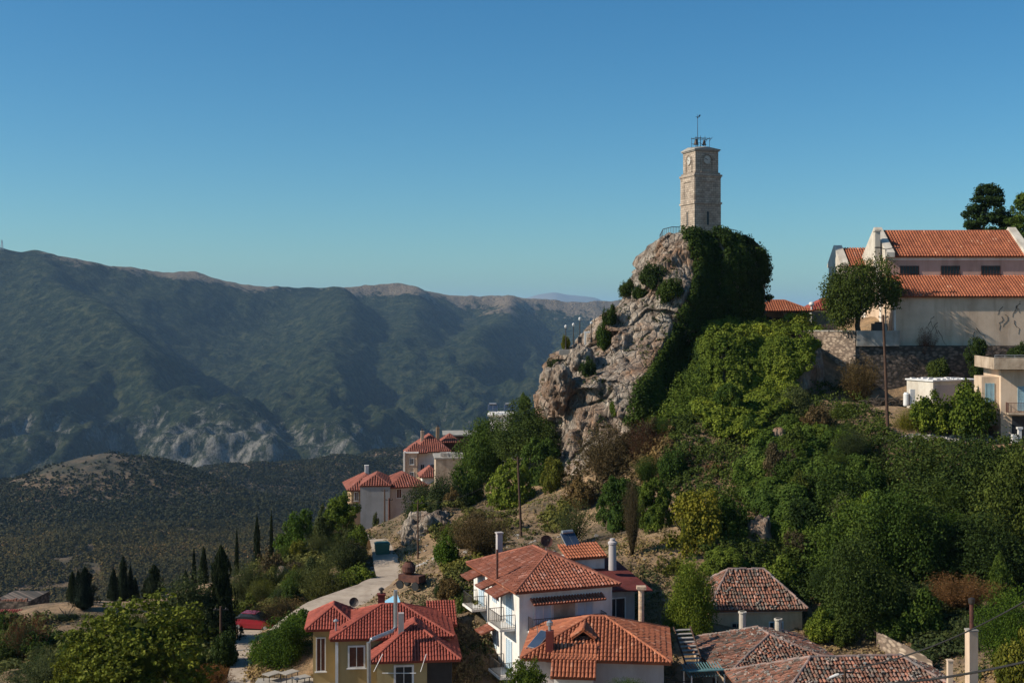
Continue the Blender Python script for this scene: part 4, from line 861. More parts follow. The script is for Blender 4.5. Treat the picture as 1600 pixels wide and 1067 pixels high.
def obox(m, o, r, n, a0, a1, z0, z1, d0, d1, tint=(1, 1, 1)):
    pts = [o + r * a + n * d + Vector((0, 0, z)) for a, d, z in ((a0, d0, z0), (a1, d0, z0), (a1, d1, z0), (a0, d1, z0), (a0, d0, z1), (a1, d0, z1), (a1, d1, z1), (a0, d1, z1))]
    b = len(m.v); m.v += [tuple(p) for p in pts]
    for f in ((0, 3, 2, 1), (4, 5, 6, 7), (0, 1, 5, 4), (1, 2, 6, 5), (2, 3, 7, 6), (3, 0, 4, 7)): m.f.append([b + i for i in f]); m.t.append(tint)
def window(parent, face, at, w_, h, fm='paintw', pm='glass', fw=.1, bars=1, name="window", pane="pane", cross=True, sill=True):
    """at = centre of the sill line on the wall; the frame is proud of the wall, the pane sits inside it"""
    r, n = AX[face]; o = Vector(at); m = MB()
    obox(m, o, r, n, -w_ / 2, -w_ / 2 + fw, 0, h, .003, .07); obox(m, o, r, n, w_ / 2 - fw, w_ / 2, 0, h, .003, .07)
    obox(m, o, r, n, -w_ / 2 + fw, w_ / 2 - fw, h - fw, h, .003, .07); obox(m, o, r, n, -w_ / 2 + fw, w_ / 2 - fw, 0, fw * .7, .003, .07)
    if sill: obox(m, o, r, n, -w_ / 2 - .08, w_ / 2 + .08, -.07, -.003, .003, .14)
    for k in range(bars): q = -w_ / 2 + fw + (w_ - 2 * fw) * (k + 1) / (bars + 1); obox(m, o, r, n, q - .025, q + .025, fw * .7, h - fw, .03, .055)
    f = m.build(name, fm, parent); p = MB(); obox(p, o, r, n, -w_ / 2 + fw, w_ / 2 - fw, fw * .7, h - fw, .004, .022); p.build(pane, pm, f); return f
def shutters(parent, face, at, w_, h, mat, name="shutter", gap=.0):
    r, n = AX[face]; o = Vector(at); m = MB()
    for s_ in (-1, 1):
        a0, a1 = (s_ * w_ / 2, s_ * .012) if s_ < 0 else (s_ * .012, s_ * w_ / 2); a0, a1 = min(a0, a1), max(a0, a1)
        obox(m, o, r, n, a0, a0 + .07, 0, h, .003, .06); obox(m, o, r, n, a1 - .07, a1, 0, h, .003, .06)
        k = int(h / .14)
        for i in range(k): obox(m, o, r, n, a0 + .07, a1 - .07, h * i / k + .01, h * (i + .8) / k, .003, .045)
    return m.build(name, mat, parent)
def railing(m, pts, h=.95, gap=.13, rr=.014, tint=(1, 1, 1)):
    for a, b in zip(pts[:-1], pts[1:]):
        a, b = Vector(a), Vector(b); up = Vector((0, 0, h)); n = max(1, int((b - a).length / gap))
        m.tube([a + up, b + up], rr * 1.8, 5, tint); m.tube([a + Vector((0, 0, .08)), b + Vector((0, 0, .08))], rr * 1.2, 4, tint)
        for i in range(n + 1): m.tube([a.lerp(b, i / n), a.lerp(b, i / n) + up], rr, 4, tint, cap=False)
def balcony(parent, face, at, w_, d, mat='white', rail='metal', label=None):
    r, n = AX[face]; o = Vector(at); m = MB(); obox(m, o, r, n, -w_ / 2, w_ / 2, -.16, 0, .003, d); b = m.build("balcony", mat, parent); q = MB(); e = d - .06
    railing(q, [o - r * (w_ / 2 - .06) + n * .02, o - r * (w_ / 2 - .06) + n * e, o + r * (w_ / 2 - .06) + n * e, o + r * (w_ / 2 - .06) + n * .02]); q.build("railing", rail, b); return b
def canopy(parent, face, at, w_, d, mat='tilemix', drop=.45):
    r, n = AX[face]; o = Vector(at); a = o - r * w_ / 2 + n * d - Vector((0, 0, drop)); b = o + r * w_ / 2 + n * d - Vector((0, 0, drop))
    return tiles(parent, [[a, b, o + r * w_ / 2 + n * .01, o - r * w_ / 2 + n * .01]], mat, .22, .35, name="canopy", thick=.06, pale=.12)
def chimney(parent, x, y, z0, z1, w_=.5, mat='maroon', pot=True, name="chimney"):
    m = MB().box(x - w_ / 2, x + w_ / 2, y - w_ / 2, y + w_ / 2, z0, z1); m.box(x - w_ / 2 - .06, x + w_ / 2 + .06, y - w_ / 2 - .06, y + w_ / 2 + .06, z1 + .002, z1 + .1); c = m.build(name, mat, parent)
    if pot: MB().lathe([(.1, 0), (.1, .22), (.2, .25), (.2, .36), (.06, .45), (.001, .46)], 10, (x, y, z1 + .1)).build("cowl", 'metal', c)
    return c
def solar(parent, at, yaw, s=1.0, tank=True, name="solar_water_heater", n=2, tilt=40):
    e = bpy.data.objects.new(name, None) ; link(e, parent); e.location = at; e.rotation_euler = (0, 0, yaw)
    t = R(tilt)
    for k in range(n):
        x = (k - (n - 1) / 2) * 1.02 * s; mt = Matrix.Translation((x, 0, .15)) @ Matrix.Rotation(t, 4, 'X'); fr = MB().box(-.5 * s, .5 * s, -1.0 * s, 1.0 * s, -.05, .04, (1, 1, 1), mt).build("collector", 'steel', e)
        MB().box(-.46 * s, .46 * s, -.95 * s, .95 * s, .043, .055, (1, 1, 1), mt).build("glass", 'panel', fr)
    if tank: MB().tube([(-.75 * s, .72 * s, 1.05 * s), (.75 * s, .72 * s, 1.05 * s)], .24 * s, 14).build("tank", 'steel', e)
    f = MB()
    for x in (-.8 * s, .8 * s): f.tube([(x, .75 * s, 1.0 * s), (x, .8 * s, -.7)], .025, 5); f.tube([(x, -.7 * s, -.5 * s), (x, .8 * s, -.6)], .025, 5)
    f.build("rack", 'steel', e); return e

# ------------------------------------------------------------------ clock tower
tw = empty("clock_tower", (24.95, 163.5, 10.35), R(20)); tw.scale = (.965, .965, 1.035); tag(tw, "square weathered stone clock tower standing on top of the crag", "tower")
def stage(name, hw, z0, z1, mat='towerstone', parent=tw): return MB().box(-hw, hw, -hw, hw, z0, z1).build(name, mat, parent)
stage("plinth", 2.12, -1.2, .35); lower = stage("lower_stage", 2.02, .35, 4.25); stage("band", 2.14, 4.25, 4.5)
midst = stage("middle_stage", 1.97, 4.5, 7.55); cn = MB(); cn.box(-2.05, 2.05, -2.05, 2.05, 7.55, 7.75); cn.box(-2.16, 2.16, -2.16, 2.16, 7.75, 8.0); cn.box(-1.95, 1.95, -1.95, 1.95, 8.0, 8.25); cn.build("cornice", 'towerstone', tw)
upst = stage("clock_stage", 1.76, 8.25, 10.95); ev = MB(); ev.box(-1.9, 1.9, -1.9, 1.9, 10.95, 11.08); ev.box(-2.0, 2.0, -2.0, 2.0, 11.08, 11.2)
for a, b in (((-2, -2), (2, -2)), ((2, -2), (2, 2)), ((2, 2), (-2, 2)), ((-2, 2), (-2, -2))):
    mx_, my_ = (a[0] + b[0]) / 2, (a[1] + b[1]) / 2; ev.face([(a[0], a[1], 11.2), (b[0], b[1], 11.2), (mx_ * .98, my_ * .98, 11.5)]); ev.face([(a[0], a[1], 11.203), (mx_ * .98, my_ * .98, 11.5), (0, 0, 11.75)]); ev.face([(mx_ * .98, my_ * .98, 11.5), (b[0], b[1], 11.203), (0, 0, 11.75)])
ev.build("roof", 'concrete', tw)
for f_, o in (('F', Vector((0, -1.97, 0))), ('L', Vector((-1.97, 0, 0)))):
    r, n = AX[f_]; m = MB()     # raised corner strips and sunken panel surround of the middle stage
    for a0, a1, z0, z1 in ((-1.97, -1.25, 4.5, 7.55), (1.25, 1.97, 4.5, 7.55), (-1.25, 1.25, 4.5, 4.95), (-1.25, 1.25, 7.1, 7.55), (-1.25, -.95, 4.95, 7.1), (.95, 1.25, 4.95, 7.1)): obox(m, o, r, n, a0 + .001, a1 - .001, z0 + .001, z1 - .001, .002, .09 if abs(a0) > 1.2 and abs(a1) > 1.2 else .05)
    m.build("panel_surround", 'towerstone', midst)
    m = MB(); r0 = Vector(o) * (2.02 / 1.97); obox(m, r0, r, n, -.16, .16, 1.6, 3.15, .002, .012); m.tube([r0 + n * .002 + Vector((0, 0, 3.15)), r0 + n * .012 + Vector((0, 0, 3.15))], .16, 12); m.build("slit_window", 'glass', lower)
    m = MB(); obox(m, r0, r, n, -.3, -.17, 1.45, 3.3, .002, .05); obox(m, r0, r, n, .17, .3, 1.45, 3.3, .002, .05); obox(m, r0, r, n, -.3, .3, 3.32, 3.5, .002, .06); m.build("window_surround", 'towerstone', lower)
    ou = Vector(o) * (1.76 / 1.97); m = MB(); obox(m, ou, r, n, -.72, .72, 8.45, 9.55, .003, .02, (.5, .5, .5)); m.build("niche", 'towerstone', upst)
    m = MB(); pts = [ou + n * .05 + r * (.82 * math.cos(q)) + Vector((0, 0, 9.75 + .82 * math.sin(q))) for q in [math.pi * i / 12 for i in range(13)]]; m.tube([ou + n * .05 + r * .82 + Vector((0, 0, 8.3))] + pts + [ou + n * .05 - r * .82 + Vector((0, 0, 8.3))], .08, 6)
    obox(m, ou, r, n, -1.0, 1.0, 8.26, 8.4, .002, .22); m.build("arch_moulding", 'towerstone', upst)
    c = Vector(ou) + Vector((0, 0, 9.85)); m = MB(); m.tube([c + n * .02, c + n * .09], .56, 28); fc = m.build("clock_face", 'clock', upst)
    m = MB(); pts = [c + n * .1 + (r * math.cos(q) + Vector((0, 0, math.sin(q)))) * .57 for q in [2 * math.pi * i / 28 for i in range(29)]]; m.tube(pts, .04, 6, cap=False); m.build("rim", 'towerstone', fc)
    m = MB()
    for k in range(12): q = math.pi * k / 6; d = r * math.sin(q) + Vector((0, 0, math.cos(q))); m.tube([c + n * .095 + d * .42, c + n * .095 + d * .5], .017, 4)
    for q, L_, wd in ((R(-58), .27, .032), (R(-66), .4, .022)): d = r * math.sin(q) + Vector((0, 0, math.cos(q))); m.tube([c + n * .11 - d * .08, c + n * .11 + d * L_], wd, 5)
    m.build("hands", 'metal', fc)
m = MB()
for x in (-1.05, -.35, .35, 1.05):
    for y in (-.6, .6): m.tube([(x, y, 11.3), (x, y, 12.9 if abs(x) > 1 else 13.05)], [.03] * 2, 5)
for y in (-.6, .6): m.tube([(-1.15, y, 12.75), (1.35, y, 12.75)], .032, 5); m.tube([(-1.1, y, 12.1), (-.3, y, 12.1)], .028, 5); m.tube([(1.05, y, 12.4), (1.5, y, 12.95)], .028, 5)
for x in (-1.05, -.35, .35, 1.05): m.tube([(x, -.6, 12.75), (x, .6, 12.75)], .028, 5)
m.tube([(-.35, -.6, 12.1), (.5, -.6, 11.5)], .032, 5); bf = m.build("bell_frame", 'metal', tw)
for x, s_ in ((-.7, 1.0), (.55, .85)): MB().lathe([(.02 * s_, .75 * s_), (.16 * s_, .7 * s_), (.22 * s_, .4 * s_), (.28 * s_, .15 * s_), (.38 * s_, 0), (.34 * s_, 0), (.2 * s_, .3 * s_)], 14, (x, 0, 11.95)).build("bell", 'metal', bf)
m = MB().tube([(-.45, 0, 11.6), (-.45, 0, 15.8)], [.05, .025], 6); vane = m.build("mast", 'metal', tw)
m = MB(); m.tube([(-.75, 0, 15.5), (-.15, 0, 15.5)], .03, 5); m.face([(-.2, 0, 15.5), (.02, 0, 15.72), (-.1, .02, 15.85), (-.35, 0, 15.6)]); m.tube([(-.45, 0, 15.35), (-.45, 0, 15.45)], [.1, .1], 8); m.build("weather_vane", 'metal', vane)
for pts, lab in (([(1031, 372, 157), (1036, 362, 160), (1050, 358, 164), (1062, 358, 168)], "thin iron railing on the rock left of the clock tower"), ([(1128, 361, 168), (1140, 361, 166), (1152, 364, 163)], "thin iron railing above the ivy right of the clock tower")):
    m = MB(); q = [P(a, b + 9, c) for a, b, c in pts]
    for a, b in zip(q[:-1], q[1:]): railing(m, [a, b], 1.05, .75, .028)
    tag(m.build("iron_railing", 'metal'), lab, "railing")

# ------------------------------------------------------------------ lamp posts on the crag shoulder
lp = None
for i, (px, top, bot, Y, lab) in enumerate([(884, 508, 546, 149, "leftmost of the small lamp posts on the crag shoulder"), (896, 505, 542, 149.5, "second lamp post from the left on the crag shoulder"), (906, 496, 536, 148, "tallest lamp post of the group, with a dark box at its foot"), (924, 503, 530, 150, "lamp post farthest right, beside the white box")]):
    p = P(px, bot, Y); h = (bot - top) / F * Y
    if lp is None:
        e = empty("lamp_post", p); m = MB().lathe([(.12, -.6), (.12, .15), (.06, .25), (.045, 2.75)], 10); m.build("post", 'metal', e)
        MB().lathe([(.03, 2.78), (.13, 2.86), (.17, 3.1), (.05, 3.22), (.001, 3.26)], 10).build("lantern", 'paintw', e); lp = e; k = h / 3.2; e.scale = (1, 1, k)
    else:
        e = lp.copy(); col.objects.link(e); e.location = p; e.scale = (1, 1, h / 3.2)
        for c in lp.children: d = c.copy(); col.objects.link(d); d.parent = e
    tag(e, lab, "lamp post", "lamp posts on the crag shoulder")
p = P(917, 532, 148.5); m = MB(); m.box(-.32, -.12, -.2, .2, -.5, .9); m.box(-.32, .35, -.2, .2, .9, 1.1); o = m.build("stone_marker", 'white'); o.location = p; tag(o, "white angular stone block standing between the lamp posts", "marker")
p = P(906, 537, 147.8); m = MB().box(-.22, .22, -.15, .15, -.4, .75).box(-.26, .26, -.19, .19, .752, .82); o = m.build("control_box", 'metal'); o.location = p; tag(o, "dark metal box at the foot of the tallest lamp post", "box")
o = MB().box(-1.4, 1.4, -.25, .25, -.5, .15).build("low_wall", 'concrete'); o.location = P(892, 548, 147.5); tag(o, "short pale kerb wall under the left lamp posts", "wall")

# ------------------------------------------------------------------ church
ch = empty("church", (46.6, 150, -3.5)); tag(ch, "long cream and pink church with two stepped orange tiled roofs", "church")
m = MB(); m.box(0, 34, 0, 13, 0, 6.0); m.build("aisle_wall", 'cream', ch)
tiles(ch, [[(-.35, -.4, 5.95), (34.3, -.4, 5.95), (34.3, 4.0, 8.6), (-.35, 4.0, 8.6)]], 'tile', .36, .5, name="aisle_roof", pale=.02)
up = MB(); up.box(0.3, 17.6, 4.02, 13.4, 6.02, 10.9); up.build("nave_wall", 'pink', ch)
tiles(ch, [[(.9, 3.6, 11.0), (17.1, 3.6, 11.0), (17.1, 8.8, 14.5), (.9, 8.8, 14.5)], [(17.1, 14, 11.0), (.9, 14, 11.0), (.9, 8.8, 14.5), (17.1, 8.8, 14.5)]], 'tile', .36, .5, name="nave_roof", pale=.02, caps=[((.9, 8.8, 14.5), (17.1, 8.8, 14.5))])
for x0, nm in ((-.1, "gable_parapet"), (17.1, "gable_parapet")):
    m = MB(); a = [(x0, 3.3, 10.9), (x0, 3.3, 11.5), (x0, 8.8, 15.0), (x0, 14.2, 11.5), (x0, 14.2, 10.9)]; b = [(x + 1.0, y, z) for x, y, z in a]
    m.face(a); m.face(b[::-1]); [m.face([a[i], b[i], b[(i + 1) % 5], a[(i + 1) % 5]]) for i in range(5)]; m.build(nm, 'parapet', ch)
m = MB(); m.box(0.28, 17.62, 3.96, 4.018, 10.55, 10.9); m.build("eaves_band", 'white', ch)
for px in (1421, 1485, 1548): q = loc_in(ch, px, 427, 154.0); window(ch, 'F', (q.x, 4.02, 8.8), 2.4, 1.05, 'wood', 'glass', .08, 5)
m = MB()
for y0, y1 in ((-.02, .6), (5.4, 6.0), (12.4, 13.02)): m.box(-.22, -.002, y0, y1, .0, 7.5)
m.box(-.3, -.002, 0, 13, 7.5, 7.8); m.build("pilasters", 'white', ch)
m = MB(); m.box(-.05, .24, 4.05, 13.3, 6.02, 11.0); m.build("west_front", 'cream', ch)
window(ch, 'L', (-.003, 8.8, .0), 2.2, 3.2, 'wood', 'glass', .14, 1, "door", "door_leaf")
m = MB(); m.box(-1.0, -.35, 5.2, 5.9, 8.0, 14.2); m.box(-1.1, -.25, 5.1, 6.0, 14.2, 14.4); m.build("belfry_pier", 'parapet', ch)
cr = MB()     # dry creeper veins on the wall
for _ in range(16):
    x = rnd.uniform(3.5, 17); z = rnd.uniform(1.5, 5.5); p = Vector((x, -.015, z)); pts = [p]
    for k in range(rnd.randint(3, 6)): p = p + Vector((rnd.uniform(-.35, .35), 0, rnd.uniform(-.5, -.1))); pts.append(p.copy())
    cr.tube(pts, [.035 - .004 * i for i in range(len(pts))], 4)
cr.build("dry_vines", 'bark', ch)
ch2 = empty("chapel", (43.3, 163, -2.4)); tag(ch2, "small chapel wing with an orange roof left of the church gable", "chapel")
m = MB().box(0, 5.2, 0, 6, 0, 9.1); m.build("wall", 'parapet', ch2)
tiles(ch2, [[(1.0, -.3, 9.1), (5.3, -.3, 9.1), (5.3, 3, 11.6), (1.0, 3, 11.6)], [(5.3, 6.3, 9.1), (1.0, 6.3, 9.1), (1.0, 3, 11.6), (5.3, 3, 11.6)]], 'tile', .34, .5, name="roof")
m = MB(); a = [(-.1, -.4, 9.1), (-.1, -.4, 9.5), (-.1, 3, 12.0), (-.1, 6.4, 9.5), (-.1, 6.4, 9.1)]; b = [(1.0, y, z) for x, y, z in a]; m.face(a); m.face(b[::-1]); [m.face([a[i], b[i], b[(i + 1) % 5], a[(i + 1) % 5]]) for i in range(5)]; m.build("gable_parapet", 'parapet', ch2)
m = MB(); m.box(-.12, -.002, 1.2, 1.7, 5.5, 8.2); m.build("slit_window", 'glass', ch2)
lm = empty("street_lamp", P(1384, 517, 148.9)); tag(lm, "tall street lamp whose dark arm stretches right before the church gable", "street lamp")
MB().lathe([(.16, -.4), (.14, .3), (.09, .5), (.07, 9.9)], 10).build("pole", 'concrete', lm); m = MB(); m.tube([(0, 0, 9.8), (-.6, 0, 10.0)], .05, 6); m.tube([(0, 0, 9.8), (.9, 0, 9.98)], .05, 6); m.build("arm", 'metal', lm)
m = MB(); m.box(.8, 1.6, -.14, .14, 9.93, 10.08); m.box(-1.3, -.5, -.14, .14, 9.95, 10.1); m.build("lamp_head", 'metal', lm)
# retaining walls
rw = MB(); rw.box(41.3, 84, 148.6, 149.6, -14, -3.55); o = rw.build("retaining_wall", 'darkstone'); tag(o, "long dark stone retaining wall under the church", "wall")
o = MB().box(41.4, 46.55, 148.3, 148.75, -3.5, -1.65).build("parapet_wall", 'concrete'); tag(o, "plain grey concrete parapet between the tree and the church", "wall")
e = empty("terrace_wall", (41.25, 148.5, -13)); e.rotation_euler = (0, 0, R(-46)); tag(e, "sunlit rubble stone terrace wall left of the concrete parapet", "wall")
MB().box(-8.2, 0, 0, .9, 0, 11.2).build("stonework", 'wallstone', e); MB().box(-8.3, .05, -.06, .96, 11.2, 11.35).build("coping", 'concrete', e); MB().box(-8.25, .03, -.05, -.002, 8.3, 8.42).build("ledge", 'wallstone', e)
o = MB().box(-.9, .9, -.35, .35, 0, .9).box(-.5, .5, -.3, .3, .902, 1.1).build("water_tank", 'metal'); o.location = P(1374, 517, 149.6); tag(o, "dark box standing on the terrace before the church door", "box")
# low building left of the church
lb = empty("low_house", (35.9, 175, -2.6), R(-2)); tag(lb, "low tan house with an orange hipped roof right of the crag", "house")
m = MB(); m.box(0, 6.2, 1.2, 6, 0, 3.3); m.box(5.75, 6.2, 0, 1.19, 0, 3.3); m.box(2.6, 3.2, 0, 1.19, 0, 3.3); m.box(-.1, 6.3, -.05, 1.19, 3.3, 3.55); m.build("wall", 'tan', lb); hip(lb, -1.5, 6.2, 0, 6, 3.6, 1.45, .5, 'tile', 0, .34)
window(lb, 'F', (.4, 1.2, 1.0), 1.4, 1.6, 'wood', 'glass'); window(lb, 'F', (1.9, 1.2, 0), 1.1, 2.5, 'wood', 'wood', .1, 0, "door", "door_leaf"); MB().box(3.25, 5.7, .5, .7, .0, 1.2).build("low_parapet", 'tan', lb)
o = MB().box(0, 3.5, 0, .3, 0, 3.0).box(3.5, 3.9, -.1, .4, 0, 3.3).box(-.02, 3.5, -.05, .35, 3.0, 3.12).build("garden_wall", 'tan'); o.location = P(1269, 515, 172); o.location.z = -2.4; tag(o, "plain tan courtyard wall beside the low house", "wall")
fh = empty("village_house", P(1268, 513, 195), 0); tag(fh, "tiny white house with a red roof seen behind the tan courtyard wall", "house"); bx("wall", fh, 'white', 0, 6, 0, 6, -1, 3.2); hip(fh, 0, 6, 0, 6, 3.2, 1.9, .5, 'tilered', 0, .4); window(fh, 'F', (1.6, 0, 1.2), 1.2, 1.4)
o = MB().lathe([(.12, 0), (.12, .5), (.34, .62), (.4, .8), (.3, 1.05), (.001, 1.12)], 12).build("roof_vent", 'paintw'); o.location = P(1268, 484, 174); tag(o, "small white rounded vent at the right corner of the low house roof", "vent")

# ------------------------------------------------------------------ shed and balcony house on the right
sh = empty("shed", P(1458, 642, 126), R(22)); tag(sh, "small whitewashed flat-roofed shed with a sunlit left wall", "shed")
MB().box(0, 6.2, 0, 4.0, -.6, 3.0).build("wall", 'parapet', sh); m = MB(); m.box(-.15, 6.3, -.15, 4.1, 3.0, 3.14); 
for _ in range(26): x, y, q = rnd.uniform(.3, 5.8), rnd.uniform(.3, 3.6), rnd.uniform(.1, .3); m.box(x - q, x + q, y - q * .6, y + q * .6, 3.141, 3.16 + q * .35, (rnd.uniform(.3, 1.3),) * 3)
m.build("flat_roof", 'paintw', sh); MB().box(.25, 3.0, -.04, -.002, -.2, 2.6).build("roller_door", 'greypink', sh)
wh = MB(); wh.lathe([(.26, 0), (.3, .1), (.3, 1.2), (.18, 1.4)], 14); wh.box(.35, .85, -.2, .2, 0, 1.7); o = wh.build("boiler", 'paintw'); o.location = P(1416, 634, 127); tag(o, "discarded white boiler and panel leaning at the shed's left wall", "boiler")
bh = empty("balcony_house", P(1564, 690, 119), R(-8)); tag(bh, "cream house with pale blue doors and a wide flat roof slab", "house")
MB().box(0, 12, 0, 7, -1, 6.9).build("wall", 'cream', bh); m = MB(); m.box(-.9, 12, -1.1, 7, 7.0, 7.25); m.box(-.9, 12, -1.1, -.95, 7.252, 8.1); m.box(-.9, -.75, -.94, 7, 7.252, 8.1); m.build("roof_slab", 'oldplaster', bh)
m = MB(); railing(m, [(-.8, -1.0, 8.1), (12, -1.0, 8.1)], .25, .9, .02); m.build("roof_railing", 'steel', bh)
shutters(bh, 'F', (2.1, 0, 3.0), 1.15, 2.35, 'blue', "door"); shutters(bh, 'F', (5.4, 0, 3.0), 1.15, 2.35, 'blue', "door"); balcony(bh, 'F', (5.2, 0, 2.85), 9.6, 1.1, 'oldplaster', 'rust')
MB().box(1.0, 8, -.05, -.002, -.5, 2.5).build("ground_floor_opening", 'glass', bh)
an = MB().box(-1.6, -.02, .8, 4, 1.5, 6.2); b2 = an.build("side_wing", 'cream', bh); shutters(bh, 'F', (-.85, .8, 3.6), .85, 2.0, 'blue', "shutter")
o = MB().box(0, .5, 0, .4, 0, .8).box(.6, .9, .05, .35, 0, 1.3).box(.5, 1.0, 0, .4, 1.302, 1.5).build("stacked_crates", 'paintw'); o.location = P(1582, 692, 117.2); tag(o, "white boxes piled under the balcony of the cream house", "boxes")
# debris of branches and rubble
def rubble(name, cen, ext, n, mat, lab, cat, sz=(.06, .3), sticks=0, kind=None):
    m = MB(); c = P(*cen)
    for _ in range(n):
        x, y = c.x + rnd.gauss(0, ext[0] / 2), c.y + rnd.gauss(0, ext[1] / 2); q = rnd.uniform(*sz); z = gz(x, y)
        m.box(-q, q, -q * rnd.uniform(.5, 1), q * .7, -q * .5, q * rnd.uniform(.2, .7), (rnd.uniform(.5, 1.3),) * 3, Matrix.Translation((x, y, z + q * .3)) @ Matrix.Rotation(rnd.uniform(0, 3), 4, 'Z') @ Matrix.Rotation(rnd.uniform(-.5, .5), 4, 'X'))
    for _ in range(sticks):
        x, y = c.x + rnd.gauss(0, ext[0] / 2), c.y + rnd.gauss(0, ext[1] / 2); z = gz(x, y) + rnd.uniform(.1, .8); a = rnd.gauss(0, .5); L_ = rnd.uniform(.6, 2.4); d = Vector((math.cos(a) * L_, rnd.gauss(0, .4), rnd.gauss(0, .25))); p = Vector((x, y, z)); m.tube([p, p + d * .5 + Vector((0, 0, rnd.uniform(-.1, .2))), p + d], [.06, .045, .02], 5, (rnd.uniform(.9, 2.2),) * 3)
    o = m.build(name, mat); 
    if kind: o["kind"] = kind
    else: tag(o, lab, cat)
    return o
rubble("branch_pile", (1372, 632, 131), (5, 1.2), 30, 'bark', "", "", (.05, .2), 110, kind='stuff')
rubble("rubble_bank", (1455, 684, 119.6), (10, .8), 0, 'rubblew', "", "", kind=None) if False else None
o = rubble("rubble", (1462, 683, 119.4), (7, .7), 220, 'rubblew', "", "", (.06, .26), kind='stuff')
o = rubble("rubble", (1200, 690, 123), (3, 1.5), 40, 'rubblew', "", "", (.06, .3), kind='stuff')
o = rubble("field_stones", (560, 905, 118), (9, 6), 120, 'rubblew', "", "", (.04, .18), kind='stuff')
o = rubble("field_stones", (700, 880, 110), (10, 8), 160, 'rubblew', "", "", (.04, .2), kind='stuff')

# ------------------------------------------------------------------ white apartment house
wb = empty("apartment_house", (.5, 85, -29.8), R(20)); tag(wb, "tall white house with blue shutters and faded red tiled hip roof", "house")
MB().box(0, 7, 0, 10, -2, 11.05).build("wall", 'white', wb); MB().box(-.22, 7.22, -.22, 10.22, 10.85, 11.0).build("cornice", 'white', wb)
hip(wb, 0, 7, 0, 10, 11.15, 1.6, .45, 'tilemix', .25, .24, pale=.10)
for k, z in enumerate((8.2, 4.9, 1.6)):
    for y in (8.1, 2.0):
        b_ = balcony(wb, 'L', (0, y, z), 2.5 if y < 5 else 2.3, 1.15, 'white'); shutters(wb, 'L', (0, y, z + .02), 1.15, 2.2, 'bluewhite', "shutter")
    shutters(wb, 'L', (0, 5.1, z + .9), .85, 1.3, 'bluewhite', "shutter")
for y, z, w_ in ((8.3, 10.75, 1.9), (5.1, 10.7, 1.5), (2.4, 10.75, 2.3), (5.1, 7.45, 1.5), (4.8, 4.1, 2.0)): canopy(wb, 'L', (0, y, z), w_, 1.25)
m = MB()
for y in (3.6, 6.4): m.tube([(-.06, y, 0), (-.06, y, 10.9)], .045, 6)
m.build("downpipe", 'steel', wb); m = MB().tube([(-.35, 3.6, 9.6), (-.35, 3.6, 13.2)], .09, 8); m.box(-.5, -.2, 3.45, 3.75, 9.9, 10.5); m.build("stove_pipe", 'rust', wb)
canopy(wb, 'F', (3.5, 0, 10.35), 5.4, .75, 'tilemix', .28)
for x in (1.75, 4.9):
    for z in (8.22, 4.92): window(wb, 'F', (x, 0, z), 1.35, 2.0, 'paintw', 'bluewhite', .1, 1, "balcony_door", "curtain")
MB().box(2.55, 4.15, -.02, -.002, 8.25, 10.1).build("stained_panel", 'oldplaster', wb); balcony(wb, 'F', (3.4, 0, 8.2), 5.6, 1.0, 'white')
a_ = MB().box(7.02, 10.2, 3.0, 8.0, 0, 9.6); a_.build("annex", 'greypink', wb); m = MB(); m.face([(6.9, 2.4, 10.0), (11.2, 2.0, 9.75), (11.0, 8.6, 11.0), (6.9, 8.6, 11.2)]); m.face([(6.9, 2.4, 9.9), (6.9, 8.6, 11.1), (11.0, 8.6, 10.9), (11.2, 2.0, 9.65)]); m.face([(6.9, 2.4, 9.9), (11.2, 2.0, 9.65), (11.2, 2.0, 9.75), (6.9, 2.4, 10.0)]); m.build("annex_roof", 'maroon', wb)
window(wb, 'F', (8.3, 3.0, 7.2), 2.3, 2.0, 'paintw', 'glass', .08, 2); MB().tube([(10.6, 2.4, 0), (10.6, 2.4, 9.6)], .07, 6).build("porch_post", 'paintw', wb)
tiles(wb, [[(6.2, 6.2, 11.6), (9.4, 6.2, 11.6), (9.4, 8.2, 12.3), (6.2, 8.2, 12.3)]], 'tile', .24, .4, name="dormer_roof"); MB().box(6.3, 9.3, 6.4, 8.2, 10.6, 11.55).build("dormer_wall", 'white', wb)
solar(wb, (7.3, 8.4, 12.5), R(8), .62)
q = loc_in(wb, 957, 890, 93); MB().lathe([(.3, 0), (.28, 1.9), (.34, 1.95), (.34, 2.1), (.2, 2.2), (.2, 2.35), (.001, 2.4)], 14, (q.x, q.y, q.z)).build("chimney", 'greypink', wb)
q = loc_in(wb, 780, 860, 97); chimney(wb, q.x, q.y, q.z - .5, q.z + 1.35, .42, 'greypink', False)
dsh = empty("satellite_dish", loc_in(wb, 853, 869, 90.5)); dsh.parent = wb; MB().tube([(0, 0, -.3), (0, 0, .95)], .035, 6).build("mast", 'steel', dsh)
m = MB(); mt = Matrix.Translation((0, -.05, 1.1)) @ Matrix.Rotation(R(68), 4, 'X') @ Matrix.Rotation(R(0), 4, 'Z'); rings = [(0.001, 0), (.2, .02), (.35, .06), (.46, .11)]
tmp = MB().lathe(rings + [(.46, .13), (.35, .08), (.2, .04), (.001, .02)], 20); tmp.v = [tuple(mt @ Vector(v)) for v in tmp.v]; tmp.build("dish", 'rust', dsh)
tmp = MB().tube([(0, -.42, .1), (0, 0, .5)], .02, 5); tmp.box(-.05, .05, -.05, .05, .45, .6); tmp.v = [tuple(mt @ Vector(v)) for v in tmp.v]; tmp.build("feed_arm", 'metal', dsh)

